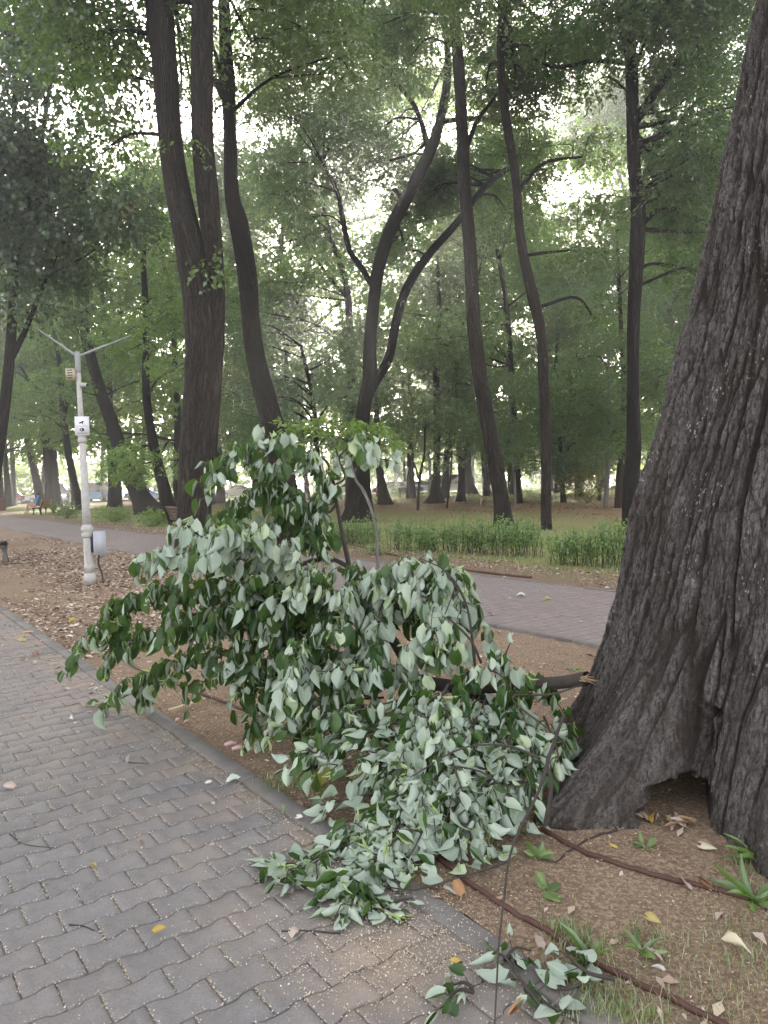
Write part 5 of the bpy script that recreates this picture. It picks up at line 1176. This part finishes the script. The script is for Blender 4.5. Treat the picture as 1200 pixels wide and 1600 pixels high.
SKN = simple('skin', (.42, .25, .18), .6, var=.05); BLU = simple('blue_shirt', (.08, .22, .5), .9); GRY = simple('grey_cloth', (.16, .13, .14), .9); DRK = simple('dark_cloth', (.03, .03, .045), .9); WHT = simple('white_cloth', (.65, .62, .63), .9); HR = simple('dark_hair', (.02, .015, .012), .7); STR = simple('pink_blue_cloth', (.5, .2, .2), .9)
def standing(step=.16, arm=.15, top=1, bot=2, bend=0.0):
    J = {'pelvis': (0,0,.92,.13), 'waist': (0,-.02-bend*.3,1.1,.12), 'chest': (0,-.02-bend,1.33,.15), 'neck': (0,-.03-bend*1.3,1.5,.055), 'head': (0,-.05-bend*1.5,1.62,.1),
         'hipL': (-.1,0,.88,.09), 'kneeL': (-.1,-step*.7,.5,.06), 'ankL': (-.1,-step*.6,.09,.04), 'toeL': (-.1,-step*.6-.15,.04,.035), 'hipR': (.1,0,.88,.09), 'kneeR': (.1,step*.2,.5,.06), 'ankR': (.1,step,.11,.04), 'toeR': (.1,step-.14,.04,.035),
         'shL': (-.19,-.02-bend,1.41,.065), 'elL': (-.25,arm*.3-bend,1.13,.045), 'haL': (-.24,-arm-bend,.92,.035), 'shR': (.19,-.02-bend,1.41,.065), 'elR': (.25,-arm*.1-bend,1.13,.045), 'haR': (.24,arm*.4-bend,.9,.035)}
    E = [('pelvis','waist',top),('waist','chest',top),('chest','neck',top),('neck','head',0),('pelvis','hipL',bot),('hipL','kneeL',bot),('kneeL','ankL',0),('ankL','toeL',3),('pelvis','hipR',bot),('hipR','kneeR',bot),('kneeR','ankR',0),('ankR','toeR',3),
         ('chest','shL',top),('shL','elL',top),('elL','haL',0),('chest','shR',top),('shR','elR',top),('elR','haR',0)]
    return J, E
def sitting(top=1, bot=2, back=.1):
    J = {'pelvis': (0,0,.53,.13), 'waist': (0,back*.4,.72,.12), 'chest': (0,back,.94,.15), 'neck': (0,back*1.1,1.11,.055), 'head': (0,back*.9,1.23,.1),
         'hipL': (-.11,-.03,.52,.09), 'kneeL': (-.14,-.44,.56,.065), 'ankL': (-.14,-.46,.1,.045), 'toeL': (-.14,-.61,.04,.035), 'hipR': (.11,-.03,.52,.09), 'kneeR': (.14,-.42,.6,.065), 'ankR': (.13,-.52,.14,.045), 'toeR': (.13,-.66,.06,.035),
         'shL': (-.19,back,1.03,.065), 'elL': (-.26,back-.08,.78,.045), 'haL': (-.18,-.25,.66,.035), 'shR': (.19,back,1.03,.065), 'elR': (.27,back-.05,.78,.045), 'haR': (.18,-.25,.66,.035)}
    _, E = standing(top=top, bot=bot); return J, E
J, E = sitting(1, 2, .22); r_ = person('person in a blue top and striped shorts lounging on the wooden bench', G(50, 803)+np.array([.1, .25, 0]), J, E, [SKN, BLU, STR, SKN], HR); r_.rotation_euler = (0, 0, -1.35)
J, E = standing(.2, .15, 1, 2, .08); r_ = person('walking person in grey clothes, the left one of a pair behind the lamp post', G(107, 785), J, E, [SKN, GRY, DRK, DRK], HR); r_.rotation_euler = (0, 0, .9)
J, E = standing(.26, .2, 1, 1, .1); r_ = person('walking person in a brown top, right one of a pair behind the lamp post', G(116, 785), J, E, [SKN, simple('brown_cloth', (.1, .07, .075), .9), DRK, DRK], HR); r_.rotation_euler = (0, 0, .9)
J, E = sitting(1, 2, .1); r_ = person('person in a white shirt seated far off beside the old tree', G(1008, 763), J, E, [SKN, WHT, DRK, DRK], HR); r_.rotation_euler = (0, 0, .3)
bench('far bench under the person in the white shirt', G(1008, 763)+np.array([.0, -.27, 0])*0+np.array([0, -.15, 0]), .3, WD, CI, 1.8)
def car(label, x, y, rz, col, kind='car'):
    root = thing('parked_car' if kind == 'car' else 'parked_van', label, kind, (x, y, 0)); m = simple('car_paint', col, .3, var=.03); GL = MT.setdefault('glass', simple('car_glass', (.03, .035, .04), .15, var=0)); L, Wd = (4.3, 1.75) if kind == 'car' else (5.2, 2.0)
    if kind == 'car': low = [(-2.15,.35),(-2.1,.75),(-1.9,.9),(-1.0,.98),(1.2,.95),(2.0,.8),(2.15,.55),(2.15,.3)]; cab = [(-1.55,.93),(-1.1,1.38),(-.6,1.46),(.35,1.44),(1.15,.94)]
    else: low = [(-2.6,.35),(-2.6,1.1),(1.6,1.15),(2.45,.95),(2.6,.6),(2.6,.3)]; cab = [(-2.58,1.1),(-2.5,2.1),(-2.2,2.2),(.9,2.15),(1.7,1.13)]
    def ext(a, pts, w0, w1, zmid):
        n = len(pts); V = []
        for s_ in (-1, 1):
            for px_, pz_ in pts: V.append((px_, s_*(w0 if pz_ < zmid else w1)/2, pz_))
        V += [tuple(np.mean(V[:n], 0)), tuple(np.mean(V[n:2*n], 0))]
        a.add(V, [[i, (i+1) % n, n+(i+1) % n, n+i] for i in range(n)], [[i, (i+1) % n, 2*n] for i in range(n)]+[[n+(i+1) % n, n+i, 2*n+1] for i in range(n)])
    a = Acc(); ext(a, low, Wd, Wd*.97, .9); bo = a.build('body', m, root); bo.location = (0, 0, 0); bo.modifiers.new('b', 'BEVEL').width = .06
    a = Acc(); ext(a, cab, Wd*.94, Wd*.76, 1.2); g = a.build('windows', GL, root); g.location = (0, 0, 0)
    a = Acc(); a.box((-.15 if kind == 'car' else -.8, 0, cab[2][1]+.01), (1.3 if kind == 'car' else 3.2, Wd*.76, .05)); g = a.build('roof', m, root); g.location = (0, 0, 0)
    for wx in (-1.3, 1.35):
        for sy in (-1, 1):
            a = Acc(); a.lathe([(.2,-.1),(.31,-.1),(.33,-.06),(.33,.06),(.31,.1),(.2,.1)], (wx, sy*(Wd/2-.08), .33), 18, axis=(0, 1, 0)); g = a.build('wheel', DK, root); g.location = (0, 0, 0)
            a = Acc(); a.lathe([(.19,-.11),(.19,.11)], (wx, sy*(Wd/2-.08), .33), 12, axis=(0, 1, 0)); h = a.build('rim', PG, g); h.location = (0, 0, 0)
    for sy in (-1, 1):
        a = Acc(); a.box((L/2-.03, sy*.62, .68), (.08, .3, .14)); g = a.build('headlight', PW, root); g.location = (0, 0, 0)
        a = Acc(); a.box((-L/2+.05, sy*.66, .76), (.08, .22, .16)); g = a.build('tail_light', simple('tail_red', (.3, .01, .01), .3, var=0), root); g.location = (0, 0, 0)
    root.rotation_euler = (0, 0, rz)
street = [(610,'small red parked car seen between the far trunks','car',(.4,.03,.02)),(634,'blue-grey parked car behind the slatted bench','car',(.25,.3,.42)),(655,'white parked car right of the blue-grey one','car',(.7,.7,.7)),(705,'white parked van seen past the short sapling','van',(.72,.72,.74)),
          (545,'silver parked car seen through the fallen branch top','car',(.5,.5,.52)),(95,'white parked van behind the two walking people','van',(.75,.72,.72)),(150,'bright blue parked van left of the leaning tree','van',(.05,.3,.55)),(72,'white parked car behind the person on the bench','car',(.7,.7,.7)),(225,'blue parked car seen between the leaning trunks','car',(.1,.3,.6)),(20,'red parked car at the far left between trunks','car',(.35,.04,.03)),(370,'silver parked car seen left of the fallen branch top','car',(.55,.55,.56)),(1000,'white parked van far off beside the old tree','van',(.72,.75,.75))]
for i, (px, lab, kd, col) in enumerate(street):
    Y = 88+rg.uniform(-2, 2); p = P(px, 760, Y); car(lab, p[0], p[1], rg.uniform(-.25, .25)+(0 if i % 2 else math.pi), col, kd)
a = Acc(); p0 = P(-500, 760, 90); a.box((0, 92, -.02), (260, 16, .06)); tag(a.build('street', simple('asphalt', (.09, .09, .09), .9)), kind='structure')

# far trees: trunks one can tell apart only by place
far_lab = 'slim dark tree far back in the park beyond the second row'
rg = np.random.default_rng(5)
protos = []
for v in range(4):
    px = [330, 640, 420, 760][v]; w = [11, 9, 12, 8][v]; j = rg.uniform(-16, 16, 5)
    protos.append(tree('distant_tree', far_lab, 'distant trees deep in the park', [[(px, 774, w*1.3), (px+j[0]*.3, 740, w), (px+j[1], 650, w*.8), (px+j[2]*1.5, 540, w*.6), (px+j[3]*2, 420, w*.35)]],
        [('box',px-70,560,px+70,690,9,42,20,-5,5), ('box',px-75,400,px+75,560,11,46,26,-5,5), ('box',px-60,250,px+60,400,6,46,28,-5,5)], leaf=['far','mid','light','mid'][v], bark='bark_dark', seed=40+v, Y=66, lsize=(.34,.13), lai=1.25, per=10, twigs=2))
def copy_tree(root, loc, rz, sc, label):
    r = root.copy(); COL.objects.link(r); r.location = loc; r.rotation_euler = (0, 0, rz); r.scale = (sc, sc, sc); r['label'] = label
    for ch in list(root.children):
        c = ch.copy(); COL.objects.link(c); c.parent = r
    return r
spots = []
for px in list(range(-60, 1250, 46)):
    for k in range(2):
        Y = rg.uniform(52, 74) if k == 0 else rg.uniform(76, 108)
        x = P(px+rg.uniform(-20, 20), 760, Y)
        spots.append((x[0], x[1]))
for i, (x, y) in enumerate(spots):
    copy_tree(protos[i % 4], (x, y, 0), rg.uniform(0, 6.28), rg.uniform(.8, 1.15), far_lab)
# far-off wood that reads as one mass
cs, rs = [], []
for i in range(420):
    Y = rg.uniform(100, 150); p = P(rg.uniform(-250, 1450), 760, Y); zc = rg.uniform(4.5, 24) if i % 2 else rg.uniform(1.5, 7)
    cs.append([p[0], p[1], zc]); rs.append([rg.uniform(3, 6), 3, rg.uniform(2, 3.6)])
V, Q = spray_cloud(np.array(cs), np.array(rs), 90000, .85, .6, .8, 10, .3, rg)
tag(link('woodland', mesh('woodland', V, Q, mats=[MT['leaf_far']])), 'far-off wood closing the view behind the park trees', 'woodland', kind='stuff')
print('LEAVES', LEAFN[0])

# ------------------------------------------------------------------ haze
def add_haze():
    a = Acc(); a.box((0, 75, 19), (260, 190, 42)); k = NT('park_haze')
    pv = k.n('ShaderNodeVolumePrincipled', i_Density=HAZE, i_Anisotropy=.8)
    pv.inputs['Color'].default_value = (.93, .95, .97, 1)
    k.t.links.new(pv.outputs[0], k.out.inputs['Volume'])
    tag(a.build('haze', k.m), kind='stuff')
if HAZE > 0: add_haze()
